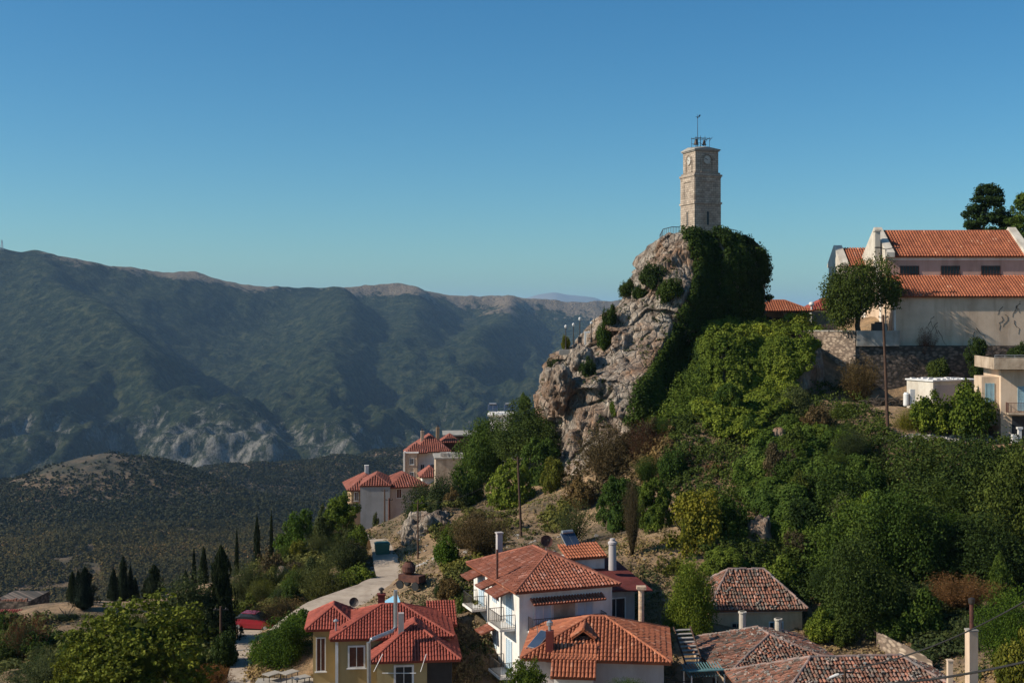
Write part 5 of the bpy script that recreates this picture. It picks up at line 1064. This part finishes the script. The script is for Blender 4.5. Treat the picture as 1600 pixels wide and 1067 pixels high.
# ------------------------------------------------------------------ orange-roofed house in front of it
oh = empty("tiled_house", (.95, 78.2, -28.6), R(-6)); tag(oh, "low house with orange hip roof, dormer and dark red chimney", "house")
MB().box(.3, 8.6, .3, 7.6, -2, 6.95).build("wall", 'greypink', oh); MB().box(-.02, 8.9, -.02, 7.9, 6.95, 7.15).build("fascia", 'white', oh)
hip(oh, 0, 8.7, 0, 7.9, 7.2, 1.6, .35, 'tile', .3, .24, inset=4.2, pale=.06)
tiles(oh, [[(1.6, -1.6, 6.35), (4.4, -1.6, 6.35), (4.4, .9, 7.75), (1.6, .9, 7.75)]], 'tile', .24, .4, name="porch_roof"); MB().box(1.8, 4.2, -1.3, .29, -1, 6.2).build("porch_wall", 'white', oh)
window(oh, 'F', (2.5, -1.3, 4.0), 1.5, 1.5, 'paintw', 'wood', .1, 1)
dm = bpy.data.objects.new("dormer", None); link(dm, oh); dm.location = (3.5, 1.6, 7.55); MB().box(-.5, .5, 0, 1.4, -.3, .55).build("cheeks", 'wood', dm); window(dm, 'F', (0, 0, -.05), .7, .55, 'wood', 'glass', .06, 1)
tiles(dm, [[(-.75, 1.6, .5), (-.75, -.3, .5), (0, -.3, 1.05), (0, 1.6, 1.05)][0:4], [(.75, -.3, .5), (.75, 1.6, .5), (0, 1.6, 1.05), (0, -.3, 1.05)]], 'tile', .22, .35, name="dormer_roof", caps=[((0, -.35, 1.05), (0, 1.6, 1.05))])
q = loc_in(oh, 859, 1018, 78.5); c = MB().box(q.x - .24, q.x + .24, q.y - .24, q.y + .24, q.z - .6, q.z + 1.35).build("chimney", 'maroon', oh); MB().lathe([(.1, 0), (.1, .3), (.2, .34), (.21, .55), (.05, .66), (.001, .67)], 12, (q.x, q.y, q.z + 1.35)).build("cowl", 'steel', c)
q = loc_in(oh, 842, 1005, 79.5); solar(oh, (q.x, q.y, q.z + .1), R(-35), .8, False, "solar_panel", 1, 30)
hb = MB().box(0, .6, 0, .5, 0, .9); o = MB().tube([(0, 0, 0), (0, 0, 2.9)], .2, 12).box(-.32, .32, -.3, .3, 2.9, 3.1).build("brick_pillar", 'housestone'); o.location = P(1002, 985, 86); tag(o, "rounded stone gate pillar right of the tall white house", "pillar")

# ------------------------------------------------------------------ ochre house with red roofs
yh = empty("ochre_house", (-12.05, 85, -30), R(6)); tag(yh, "ochre house with several overlapping bright red tiled hip roofs", "house")
MB().box(0, 7.8, 0, 6.2, -1, 8.0).build("wall", 'ochre', yh); MB().box(-1.75, -.02, 2.4, 6.4, -1, 8.15).build("side_wing", 'ochre', yh)
MB().box(2.75, 6.1, -2.6, -.02, -1, 7.25).build("front_bay", 'ochre', yh)
MB().box(-.1, .1, -.12, -.003, -1, 8.0).build("corner_strip", 'paintw', yh)
hip(yh, 0, 7.6, 0, 6.2, 8.1, 1.4, .45, 'tilered', 0, .2, pale=.0); hip(yh, -1.75, 1.0, 2.4, 6.4, 8.35, 1.1, .5, 'tilered', 0, .2, pale=.0); hip(yh, 2.75, 7.9, -2.6, 3, 7.3, 1.75, .45, 'tilered', 0, .2, pale=.0, inset=2.6)
tiles(yh, [[(6.4, 3.6, 7.7), (8.5, 3.6, 7.7), (8.5, 6.8, 8.75), (6.4, 6.8, 8.75)]], 'tilered', .2, .4, name="rear_roof", pale=0)
MB().box(6.12, 7.8, -2.2, -.02, -1, 6.9).build("porch_wall", 'glass', yh); MB().box(2.7, 6.15, -2.66, -2.603, 7.0, 7.24).build("bay_fascia", 'paintw', yh)
window(yh, 'F', (1.35, 0, 5.85), 1.2, 1.55, 'paintw', 'wood', .12, 1); window(yh, 'F', (1.35, 0, 2.4), 1.9, 1.7, 'paintw', 'wood', .12, 3); window(yh, 'F', (4.55, -2.6, 5.35), 1.35, 1.35, 'paintw', 'glass', .14, 1); window(yh, 'F', (-1.2, 2.4, 5.0), .7, 2.4, 'paintw', 'wood', .08, 1)
MB().box(3.3, 5.6, -2.66, -2.603, 3.2, 3.5).build("lintel", 'wood', yh)
q = loc_in(yh, 596, 952, 89); chimney(yh, q.x, q.y, q.z - .8, q.z + 1.05, .5, 'maroon'); q = loc_in(yh, 626, 980, 84.5); MB().box(q.x - .16, q.x + .22, q.y - .2, q.y + .2, q.z - .5, q.z + 1.0).build("chimney", 'greypink', yh)
q = [loc_in(yh, *a) for a in ((618, 922, 83.5), (618, 979, 83.5), (612, 986, 83), (580, 999, 81.4), (576, 1003, 81.2), (577, 1090, 81.2))]
MB().tube(q, .14, 10).build("flue_pipe", 'steel', yh); m = MB(); 
for a in ((592, 1021), (660, 1021)): m.tube([loc_in(yh, a[0] + 6, a[1], 82), loc_in(yh, a[0] - 8 if a[0] < 600 else a[0] - 3, a[1] + 28, 81.6)], .025, 5)
m.tube([loc_in(yh, 597, 1051, 81.6), loc_in(yh, 650, 1051, 81.6)], .025, 5); m.build("awning_frame", 'paintw', yh)
q = loc_in(yh, 525, 985, 86); m = MB().lathe([(.06, 0), (.06, .75), (.2, .8), (.2, .86), (.05, .98), (.001, 1)], 10, (q.x, q.y, q.z - .15)); m.build("vent_cowl", 'steel', yh)
dsh2 = empty("satellite_dish", loc_in(yh, 553, 948, 90)); dsh2.parent = yh; MB().tube([(0, 0, -.3), (0, 0, .3)], .03, 6).build("mast", 'steel', dsh2); tmp = MB().lathe([(.001, 0), (.2, .03), (.34, .1), (.34, .12), (.2, .05), (.001, .02)], 18); mt = Matrix.Translation((0, 0, .35)) @ Matrix.Rotation(R(70), 4, 'X'); tmp.v = [tuple(mt @ Vector(v)) for v in tmp.v]; tmp.build("dish", 'metal', dsh2)
q = P(607, 944, 91); o = MB().box(-.9, .9, -.5, .5, 0, .06, mat=Matrix.Rotation(R(-35), 4, 'Y')).box(-.06, .06, -.06, .06, -1.6, 0).build("awning", 'bluetarp'); o.location = q; o.rotation_euler = (R(25), 0, R(20)); tag(o, "light blue tilted sheet behind the dark red chimney", "awning")

# ------------------------------------------------------------------ old rough-tiled houses, lower right
h1 = empty("stone_house", (14.9, 92.3, -27), R(4)); tag(h1, "old plastered stone house with weathered tiles in front of the ivy", "house")
MB().box(0, 6.9, 0, 6.5, -2, 5.3).build("wall", 'warmwall', h1); hip(h1, 0, 6.9, 0, 6.5, 5.35, 2.1, .35, 'tileold', 1.0, .22, inset=2.4)
MB().box(-.02, 6.92, -.03, -.002, 4.9, 5.3).build("lime_band", 'white', h1)
window(h1, 'F', (1.9, 0, 2.6), .9, 1.6, 'housestone', 'glass', .12, 1); window(h1, 'F', (4.9, 0, 2.9), 1.1, 1.3, 'paintw', 'glass', .08, 2); window(h1, 'L', (0, 3.0, 1.8), .9, 2.4, 'wood', 'glass', .1, 0)
canopy(h1, 'L', (0, 5.6, 5.4), 1.6, 1.0, 'tileold', .15)
h2 = empty("stone_house", (14.1, 80.5, -28), R(10)); tag(h2, "old house with two white round chimneys behind its weathered ridge", "house")
MB().box(0, 8.2, 0, 8.6, -2, 4.75).build("wall", 'oldplaster', h2); hip(h2, 0, 8.2, 0, 8.6, 4.8, 1.45, .35, 'tileold', 1.0, .22, inset=3.6)
for px, top, bot, Y in ((1160, 955, 992, 88.5), (1216, 966, 992, 88)): q = loc_in(h2, px, bot, Y); q2 = loc_in(h2, px, top, Y); MB().lathe([(.25, -1), (.24, q2.z - q.z - .12), (.3, q2.z - q.z - .1), (.3, q2.z - q.z), (.2, q2.z - q.z + .01)], 14, (q.x, q.y, q.z)).build("chimney", 'parapet', h2)
window(h2, 'L', (0, 2.5, 2.2), .9, 1.5, 'wood', 'glass', .1, 0)
h3 = empty("stone_house", (14.6, 69.5, -28), R(4)); tag(h3, "low house at the bottom edge covered by a long mossy tiled roof", "house")
MB().box(.3, 12.6, .3, 9, -2, 5.4).build("wall", 'oldplaster', h3); hip(h3, 0, 12.9, 0, 9.3, 5.45, 2.0, .3, 'tileold', 1.0, .22, inset=4.0)
st = empty("chimney_stack", P(1518, 1075, 73), R(8)); tag(st, "tall cream chimney stack with a rusty pipe at the lower right", "chimney"); MB().box(-.27, .27, -.27, .27, -3, 3.4).build("stack", 'cream', st); MB().box(-.3, .3, -.3, .3, 3.4, 3.5).build("cap", 'concrete', st); m = MB().tube([(0, 0, 3.5), (0, 0, 5.0)], .12, 10); m.build("pipe", 'rust', st); MB().lathe([(.17, 5.0), (.19, 5.1), (.19, 5.3), (.06, 5.36), (.001, 5.37)], 12).build("cowl", 'metal', st)
o = MB().box(-.14, .14, -.14, .14, -3.2, 1.3).box(-.17, .17, -.17, .17, 1.3, 1.38).build("concrete_post", 'cream'); o.location = P(1484, 1068, 70); tag(o, "short cream post left of the tall chimney stack", "post")
o = MB().box(-1.3, 1.3, -.9, .9, -.03, .03, mat=Matrix.Rotation(R(-12), 4, 'X')).build("sheet", 'teal'); e = empty("lean_to", P(1100, 1046, 80), R(10)); o.parent = e; o.name = "roof_sheet"
m = MB();
for k in range(14): x = -1.25 + k * .19; m.tube([(x, -.9, -.16), (x, .9, .22)], .035, 5)
m.build("corrugation", 'teal', e); m = MB()
for x in (-1.1, 1.1):
    for y in (-.8, .8): m.tube([(x, y, -4), (x, y, -.1)], .05, 6)
m.build("posts", 'paintw', e); tag(e, "small teal corrugated porch roof beside the old tiled houses", "porch")
stp = empty("steps", P(1085, 1035, 83), R(10)); tag(stp, "narrow grey open steps left of the old tiled houses", "stairs")
for k in range(9): MB().box(-.55, .55, k * .3, k * .3 + .3, k * .2 - .05, k * .2).build("tread", 'rubblew', stp)
MB().tube([(-.6, 0, -.1), (-.6, 2.7, 1.75)], .07, 4).tube([(.6, 0, -.1), (.6, 2.7, 1.75)], .07, 4).build("stringer", 'polewood', stp)
# pale stone wall at right
m = MB(); a = [P(1357, 975, 92), P(1368, 985, 90), P(1405, 1003, 87), P(1455, 1030, 84)]
for i in range(3):
    p, q = a[i], a[i + 1]; k = 6
    for j in range(k):
        u, v = p.lerp(q, j / k), p.lerp(q, (j + 1) / k); h0 = rnd.uniform(-.06, .06); d = Vector((0, .22, 0)); b0 = Vector((0, 0, -4)); tp = Vector((0, 0, h0))
        m.face([u + b0 - d, v + b0 - d, v + tp - d, u + tp - d]); m.face([u + tp - d, v + tp - d, v + tp + d, u + tp + d], (1.3, 1.3, 1.3)); m.face([v + b0 + d, u + b0 + d, u + tp + d, v + tp + d]); m.face([u + b0 - d, u + tp - d, u + tp + d, u + b0 + d]); m.face([v + b0 - d, v + b0 + d, v + tp + d, v + tp - d])
o = m.build("garden_wall", 'wallstone'); tag(o, "pale sloping rubble wall running down beside the old tiled roof", "wall")
o = MB().box(-.8, .1, -.2, .2, -3, .3).build("wall_stub", 'wallstone'); o.location = P(1354, 985, 91); tag(o, "broken brown end of wall left of the pale sloping wall", "wall")

# ------------------------------------------------------------------ road, path and things along them
def strip(name, pts, mat, lift=.12, cols=7, sub=8):
    V = []; k = 0; n = (len(pts) - 1) * sub + 1
    for i in range(n):
        s_ = min(i / sub, len(pts) - 1.0001); j = int(s_); f = s_ - j; l = [np.array(P(*pts[j][0])) * (1 - f) + np.array(P(*pts[j + 1][0])) * f, np.array(P(*pts[j][1])) * (1 - f) + np.array(P(*pts[j + 1][1])) * f]
        for c in range(cols): p = l[0] * (1 - c / (cols - 1)) + l[1] * (c / (cols - 1)); V.append([p[0], p[1], gz(p[0], p[1]) + lift])
    V = np.array(V); Z = V[:, 2].reshape(n, cols)
    for _ in range(4): Z[1:-1] = (Z[:-2] + Z[1:-1] * 2 + Z[2:]) / 4; Z[:, :] = Z.mean(1, keepdims=True) * .6 + Z * .4
    Z = np.maximum(Z, V[:, 2].reshape(n, cols) - .02 + .0); V[:, 2] = Z.ravel()
    return grid_mesh(name, None, None, V[:, 2].reshape(n, cols), M[mat], X=V[:, 0].reshape(n, cols), Y=V[:, 1].reshape(n, cols))
strip("road", [((568, 828, 186), (592, 828, 186)), ((564, 842, 168), (592, 842, 168)), ((560, 856, 148), (584, 858, 148)), ((566, 870, 136), (604, 868, 136)), ((578, 884, 126), (630, 880, 127)), ((588, 906, 114), (640, 900, 114)), ((560, 925, 107), (650, 925, 107)), ((480, 950, 101), (630, 952, 101)), ((420, 985, 96), (560, 985, 96))], 'asphalt', .22)
strip("path", [((372, 975, 111), (425, 975, 111)), ((372, 1000, 103), (415, 1000, 103)), ((365, 1030, 96), (408, 1030, 96)), ((355, 1067, 90), (400, 1067, 90)), ((350, 1110, 84), (400, 1110, 84))], 'asphalt', .15)
def pole(px, top, bot, Y, rad, mat, label, arms=0, name="utility_pole", lean=0):
    p = P(px, bot, Y); g = gz(p.x, p.y); z1 = P(px, top, Y).z; e = empty(name, (p.x, p.y, min(g, p.z))); h = z1 - e.location.z
    tag(e, label, "pole", None); MB().tube([(0, 0, -.2), (lean * .5, 0, h * .5), (lean, 0, h)], [rad, rad * .85, rad * .7], 10).build("shaft", mat, e)
    m = MB()
    for k in range(max(1, arms)): z = h - .25 - k * .5; m.tube([(lean - .45 * (1 + arms * .3), 0, z), (lean + .45 * (1 + arms * .3), 0, z)], .04, 6); [m.lathe([(.05, 0), (.06, .06), (.03, .1), (.05, .14), (.001, .16)], 8, (lean + x, 0, z + .03)) for x in (-.4, 0, .4)]
    m.build("crossarm", 'metal', e); return e
pole(1388, 492, 686, 119.5, .16, 'polewood', "tall dark utility pole before the retaining wall", 0, lean=-.5)
pole(815, 714, 852, 112, .13, 'polewood', "tall bare wooden pole behind the big white house", 0, lean=-.35)
pole(653, 782, 872, 118, .09, 'polewood', "thin dark pole by the grey rock outcrop", 0)
pole(601, 764, 822, 182, .14, 'polewood', "dark pole against the grey house wall", 0); pole(608, 778, 854, 158, .16, 'rust', "rusty brown pole rising from the bush by the green bin", 0)
pole(345, 947, 1052, 96, .13, 'polewood', "wooden pole with a long side arm beside the massive cypress", 1); pole(90, 942, 985, 128, .11, 'polewood', "wooden utility pole with crossarm before the blue roof", 2)
e = pole(563, 862, 892, 130, .09, 'rust', "short dark gate post on the left edge of the road", 0, "gate_post")
pl = pole(1320, 1042, 1090, 61, .1, 'polewood', "dark pole top rising before the mossy roof with a white lamp arm", 0)

q = P(1320, 1052, 61) - pl.location; MB().tube([q, q + Vector((-.35, 0, -.05))], .03, 6).tube([q + Vector((-.3, 0, -.02)), q + Vector((-.75, 0, -.2))], [.09, .06], 8).build("lamp", 'paintw', pl)
db = empty("dumpster", P(597, 868, 143), R(12)); db.location = hit(597, 871) + Vector((0, 0, .1)); tag(db, "green rubbish container at the road bend", "dumpster")
m = MB(); a = [(-.62, -.5, .2), (.62, -.5, .2), (.62, .5, .2), (-.62, .5, .2)]; b = [(x * 1.15, y * 1.15, 1.3) for x, y, z in a]; m.face(a[::-1]); [m.face([a[i], a[(i + 1) % 4], b[(i + 1) % 4], b[i]]) for i in range(4)]; m.build("body", 'greenbin', db); MB().box(-.75, .75, -.6, .6, 1.3, 1.36).box(-.6, .6, -.45, .45, 1.36, 1.46).build("lid", 'greenbin', db)
for x in (-.5, .5):
    for y in (-.4, .4): MB().tube([(x, y - .03, .1), (x, y + .03, .1)], .1, 10).build("wheel", 'rubber', db)
tr_ = empty("cement_mixer", P(642, 921, 110), R(-30)); tr_.location = hit(642, 922) + Vector((0, 0, .15)); tag(tr_, "rusty machine with a round drum standing at the roadside", "machine")
MB().box(-.9, 1.1, -.5, .5, .6, 1.15).build("hopper", 'rust', tr_); MB().lathe([(.3, 0), (.55, .3), (.55, .7), (.28, 1.05)], 16, (-.2, 0, 1.1)).build("drum", 'rust', tr_)
for x in (-.7, .8): MB().tube([(x, -.6, .35), (x, -.48, .35)], .35, 16).build("wheel", 'rubber', tr_)
for x in (-.7, .8): MB().tube([(x, .48, .35), (x, .6, .35)], .35, 16).build("wheel", 'rubber', tr_)
MB().tube([(-.9, 0, .8), (-1.7, 0, .1)], .05, 6).build("tow_bar", 'rust', tr_)
bb = MB().lathe([(.3, 0), (.32, .9), (.25, .95)], 14).box(-.5, .2, .1, .7, 0, .5).build("barrel", 'bluetarp'); bb.location = P(616, 838, 163); bb.location.z = gz(bb.location.x, bb.location.y); tag(bb, "blue barrel in the shade of the almond tree", "barrel")
# red car
car = empty("car", P(400, 985, 108), R(-14)); car.location.z = gz(car.location.x, car.location.y) + .18; tag(car, "red car parked at the end of the shaded path", "car")
def loft(secs, mat, name, parent):
    m = MB(); n = len(secs[0]); 
    for i in range(len(secs) - 1):
        for k in range(n): j = (k + 1) % n; m.face([secs[i][k], secs[i][j], secs[i + 1][j], secs[i + 1][k]])
    m.face(secs[0][::-1]); m.face(secs[-1]); return m.build(name, mat, parent)
def sec(x, hw, z0, z1, tw_): return [(x, -hw, z0), (x, hw, z0), (x, hw * 1.02, (z0 + z1) / 2), (x, hw * tw_, z1), (x, -hw * tw_, z1), (x, -hw * 1.02, (z0 + z1) / 2)]
body = loft([sec(-2.05, .72, .35, .7, .95), sec(-1.9, .82, .25, .88, .93), sec(-.9, .84, .2, .95, .93), sec(.7, .84, .2, .93, .93), sec(1.7, .82, .22, .82, .92), sec(2.0, .7, .3, .65, .92)], 'redpaint', "body", car)
loft([sec(-1.75, .76, .9, .93, .96), sec(-1.2, .75, .93, 1.34, .8), sec(-.1, .75, .93, 1.4, .8), sec(.25, .75, .93, 1.34, .8), sec(.95, .76, .9, .93, .96)], 'glass', "windows", car); MB().box(-1.15, .2, -.56, .56, 1.375, 1.42).build("roof", 'redpaint', car)
for x in (-1.3, 1.25):
    for y in (-.84, .70): w_ = MB().tube([(x, y, .3), (x, y + .15, .3)], .31, 18).build("wheel", 'rubber', car); MB().tube([(x, y - .012, .3), (x, y + .162, .3)], .17, 12).build("rim", 'steel', w_)
for y in (-.55, .55): MB().box(1.96, 2.03, y - .12, y + .12, .5, .58).build("headlight", 'steel', car)
# roofs and sheds at the far left
lh = empty("stone_building", P(-12, 1000, 132), R(-4)); tag(lh, "dark half-ruined stone building at the left photo edge", "building"); MB().box(0, 4.0, 0, 5, -1, 4.2).build("wall", 'darkstone', lh); m = MB(); [m.box(.3 * k, .3 * k + .2, 0, .3, 4.2, 4.2 + rnd.uniform(.05, .35)) for k in range(13)]; m.build("broken_top", 'tileold', lh)
lr = empty("shelter", P(-30, 990, 122), R(3)); tag(lr, "open shelter with a long low red roof at the left photo edge", "shelter"); tiles(lr, [[(0, -1.2, 1.2), (4.3, -1.2, 1.2), (3.6, 1.5, 2.0), (0, 1.5, 2.0)], [(4.3, -1.2, 1.2), (4.6, 4, 1.2), (3.6, 1.5, 2.0)]], 'tilered', .24, .4); m = MB(); [m.tube([(x, -1.0, -1), (x, -1.0, 1.15)], .07, 6) for x in (.6, 2.2, 4.0)]; m.build("posts", 'polewood', lr)
br_ = empty("blue_roofed_shed", P(90, 990, 124), R(5)); tag(br_, "small shed with a pale blue sheet roof between the cypress and pole", "shed"); MB().box(-.7, .7, 0, 2, -1.5, .3).build("wall", 'concrete', br_); m = MB(); m.face([(-1.2, -.5, .2), (1.0, -.5, .2), (.8, 1.1, .8), (-.6, 1.1, .8)]); m.face([(-1.2, -.5, .12), (-.6, 1.1, .72), (.8, 1.1, .72), (1.0, -.5, .12)]); m.face([(-1.2, -.5, .12), (1.0, -.5, .12), (1.0, -.5, .2), (-1.2, -.5, .2)]); m.build("roof", 'bluetarp', br_)
# terrace furniture under the mulberry
for i, (px, py, Y) in enumerate(((425, 1052, 88), (452, 1050, 87), (470, 1058, 85))):
    e = empty("terrace_table", P(px, py, Y), rnd.uniform(0, 1)); tag(e, ["leftmost pale table under the bright round-crowned tree", "middle pale table under the bright round-crowned tree", "pale table nearest the ochre house wall"][i], "table", "terrace tables")
    MB().box(-.6, .6, -.4, .4, 0, .05).build("tabletop", 'concrete', e); [MB().tube([(x, y, 0), (x, y, -.75)], .03, 5).build("leg", 'metal', e) for x in (-.5, .5) for y in (-.3, .3)]
o = MB().box(-2.5, 3.5, -3, 2.5, -.15, 0).build("terrace", 'concrete'); o.location = P(448, 1062, 86); o.location.z = P(448, 1052, 87).z - .74; o["kind"] = "structure"
# ------------------------------------------------------------------ village beyond the crag
def vhouse(label, px0, px1, eave, basepy, Y, depth, yaw, wall, roof, rise, wins=(), over=.4, flat=False, name="village_house", step=.4, cat="house"):
    p = P(px0, basepy, Y); e = empty(name, p, R(yaw)); W = (px1 - px0) / F * Y; h = (basepy - eave) / F * Y; tag(e, label, cat)
    MB().box(0, W, 0, depth, -3, h).build("wall", wall, e)
    if flat: MB().box(-.25, W + .25, -.25, depth + .25, h, h + .25).build("flat_roof", roof, e)
    else: hip(e, 0, W, 0, depth, h + .02, rise, over, roof, 0, step, pale=.03)
    for f_, a, z, ww, hh, pm in wins: window(e, f_, (a, 0, z) if f_ == 'F' else (0, a, z), ww, hh, 'paintw', pm, .09, 1)
    return e, W, h
e, W, h = vhouse("orange fronted house with a dark red roof at the far left of the village", 549, 600, 762, 822, 205, 9, 12, 'tan', 'tilefar', 1.9, [('F', .8, 4.2, .7, 1.5, 'wood'), ('F', 2.0, 4.2, .7, 1.5, 'wood')], .7); balcony(e, 'F', (1.2, 0, 3.6), 3, 1, 'paintw')
chimney(e, 3, 5, h + 1.5, h + 3, .6, 'white', False)
e, W, h = vhouse("windowless grey rendered house with a shallow orange roof by the road", 563, 609, 759, 832, 194, 9, 3, 'grey', 'tilefar', 1.3, (), .08); 
e, W, h = vhouse("house with a brown shuttered window and orange roof joined to the grey house", 610, 668, 760, 822, 196, 8, 18, 'greypink', 'tilefar', 1.7, [('F', 1.4, 4.4, .9, 1.5, 'wood')], .35)
e, W, h = vhouse("narrow stone and white house end standing left of the arcaded house", 633, 652, 708, 760, 236, 7, 0, 'housestone', 'white', 0, [('F', 1.3, 4.2, .8, 1.2, 'glass'), ('F', 1.3, 1.6, .8, 1.2, 'glass')], flat=True); MB().box(-.35, 0, -.3, .1, -2, h + .3).build("corner_strip", 'white', e)
e, W, h = vhouse("white arcaded house with stacked orange roofs, highest of the village", 652, 697, 700, 756, 238, 8, 10, 'white', 'tilefar', 2.7, [('F', 1, 2.4, .8, 1.4, 'glass'), ('F', 3, 2.4, .8, 1.4, 'glass')], .9)
chimney(e, 1.2, 2.0, h + .4, h + 3.0, .6, 'housestone'); chimney(e, 4.2, 2.2, h + .8, h + 3.6, .6, 'tan'); hip(e, -2.2, 1.6, -1.5, 2.6, h - .6, 1.6, .2, 'tilefar', 0, .4, name="lower_roof"); hip(e, 5.0, 8.5, 2, 6, h + .9, 1.4, .2, 'tilefar', 0, .4, name="rear_roof")
m = MB(); [m.tube([(-.6 + .55 * k, -1.6, h - 5.2 - .12 * k), (-.6 + .55 * k, -1.6, h - 3.9 - .12 * k)], .07, 6) for k in range(9)]; m.tube([(-.6, -1.6, h - 3.9), (3.9, -1.6, h - 4.9)], .1, 6); m.build("balustrade", 'white', e)
e, W, h = vhouse("low orange tiled roof tucked below the arcaded house", 660, 686, 742, 765, 228, 5, 8, 'white', 'tilefar', 1.6, (), .5)
e, W, h = vhouse("bare concrete house with stones piled on its flat roof", 681, 722, 717, 775, 214, 7, 6, 'oldplaster', 'concrete', 0, (), flat=True); m = MB(); [m.box(x - q, x + q, y - q, y + q, h + .25, h + .25 + q * 1.6, (rnd.uniform(.9, 1.5),) * 3) for x, y, q in [(rnd.uniform(1, 4.4), rnd.uniform(.3, 2.5), rnd.uniform(.15, .45)) for _ in range(40)]]; m.build("stones", 'rubblew', e)
e, W, h = vhouse("dark brown building with a grey flat roof behind the ivy-clad tree", 694, 745, 681, 730, 245, 9, 4, 'wood', 'concrete', 0, (), flat=True)
e, W, h = vhouse("flat white rooftop with solar heaters peeping above the trees at the crag foot", 764, 800, 650, 700, 205, 7, 0, 'white', 'white', 0, (), flat=True); solar(e, (.6, 2, h + 1), 0, .8); solar(e, (3.3, 2, h + 1), 0, .8)
# cables
def cable(a, b, sag, rad, label):
    a, b = P(*a), P(*b); m = MB(); m.tube([a.lerp(b, i / 12) - Vector((0, 0, sag * 4 * (i / 12) * (1 - i / 12))) for i in range(13)], rad, 5); tag(m.build("power_cable", 'rubber'), label, "cable")
cable((1625, 925, 50), (1320, 1046, 61), .5, .035, "thin black cable crossing before the tall chimney stack"); cable((1625, 1028, 45), (1320, 1070, 61), .25, .05, "thick black cable crossing the lower right corner")
cable((1040, 1058, 78), (1100, 1056, 80), .3, .03, "pale cable hanging between the tiled house and teal porch roof")
cable((815, 722, 112), (653, 786, 118), 1.0, .012, "thin wire from the tall bare pole down to the pole by the outcrop")
# far mast on the left skyline
m = MB(); b_ = P(3, 387, 4450); [m.tube([b_ + Vector((dx, dy, -8)), b_ + Vector((dx * .15, dy * .15, 28))], .7, 4) for dx in (-4, 4) for dy in (-4, 4)]; [m.tube([b_ + Vector((-4 + k * .8, 0, k * 6)), b_ + Vector((4 - k * .8, 0, k * 6 + 4))], .5, 4) for k in range(4)]; tag(m.build("radio_mast", 'steel'), "lattice mast on the mountain skyline at the far left", "mast")
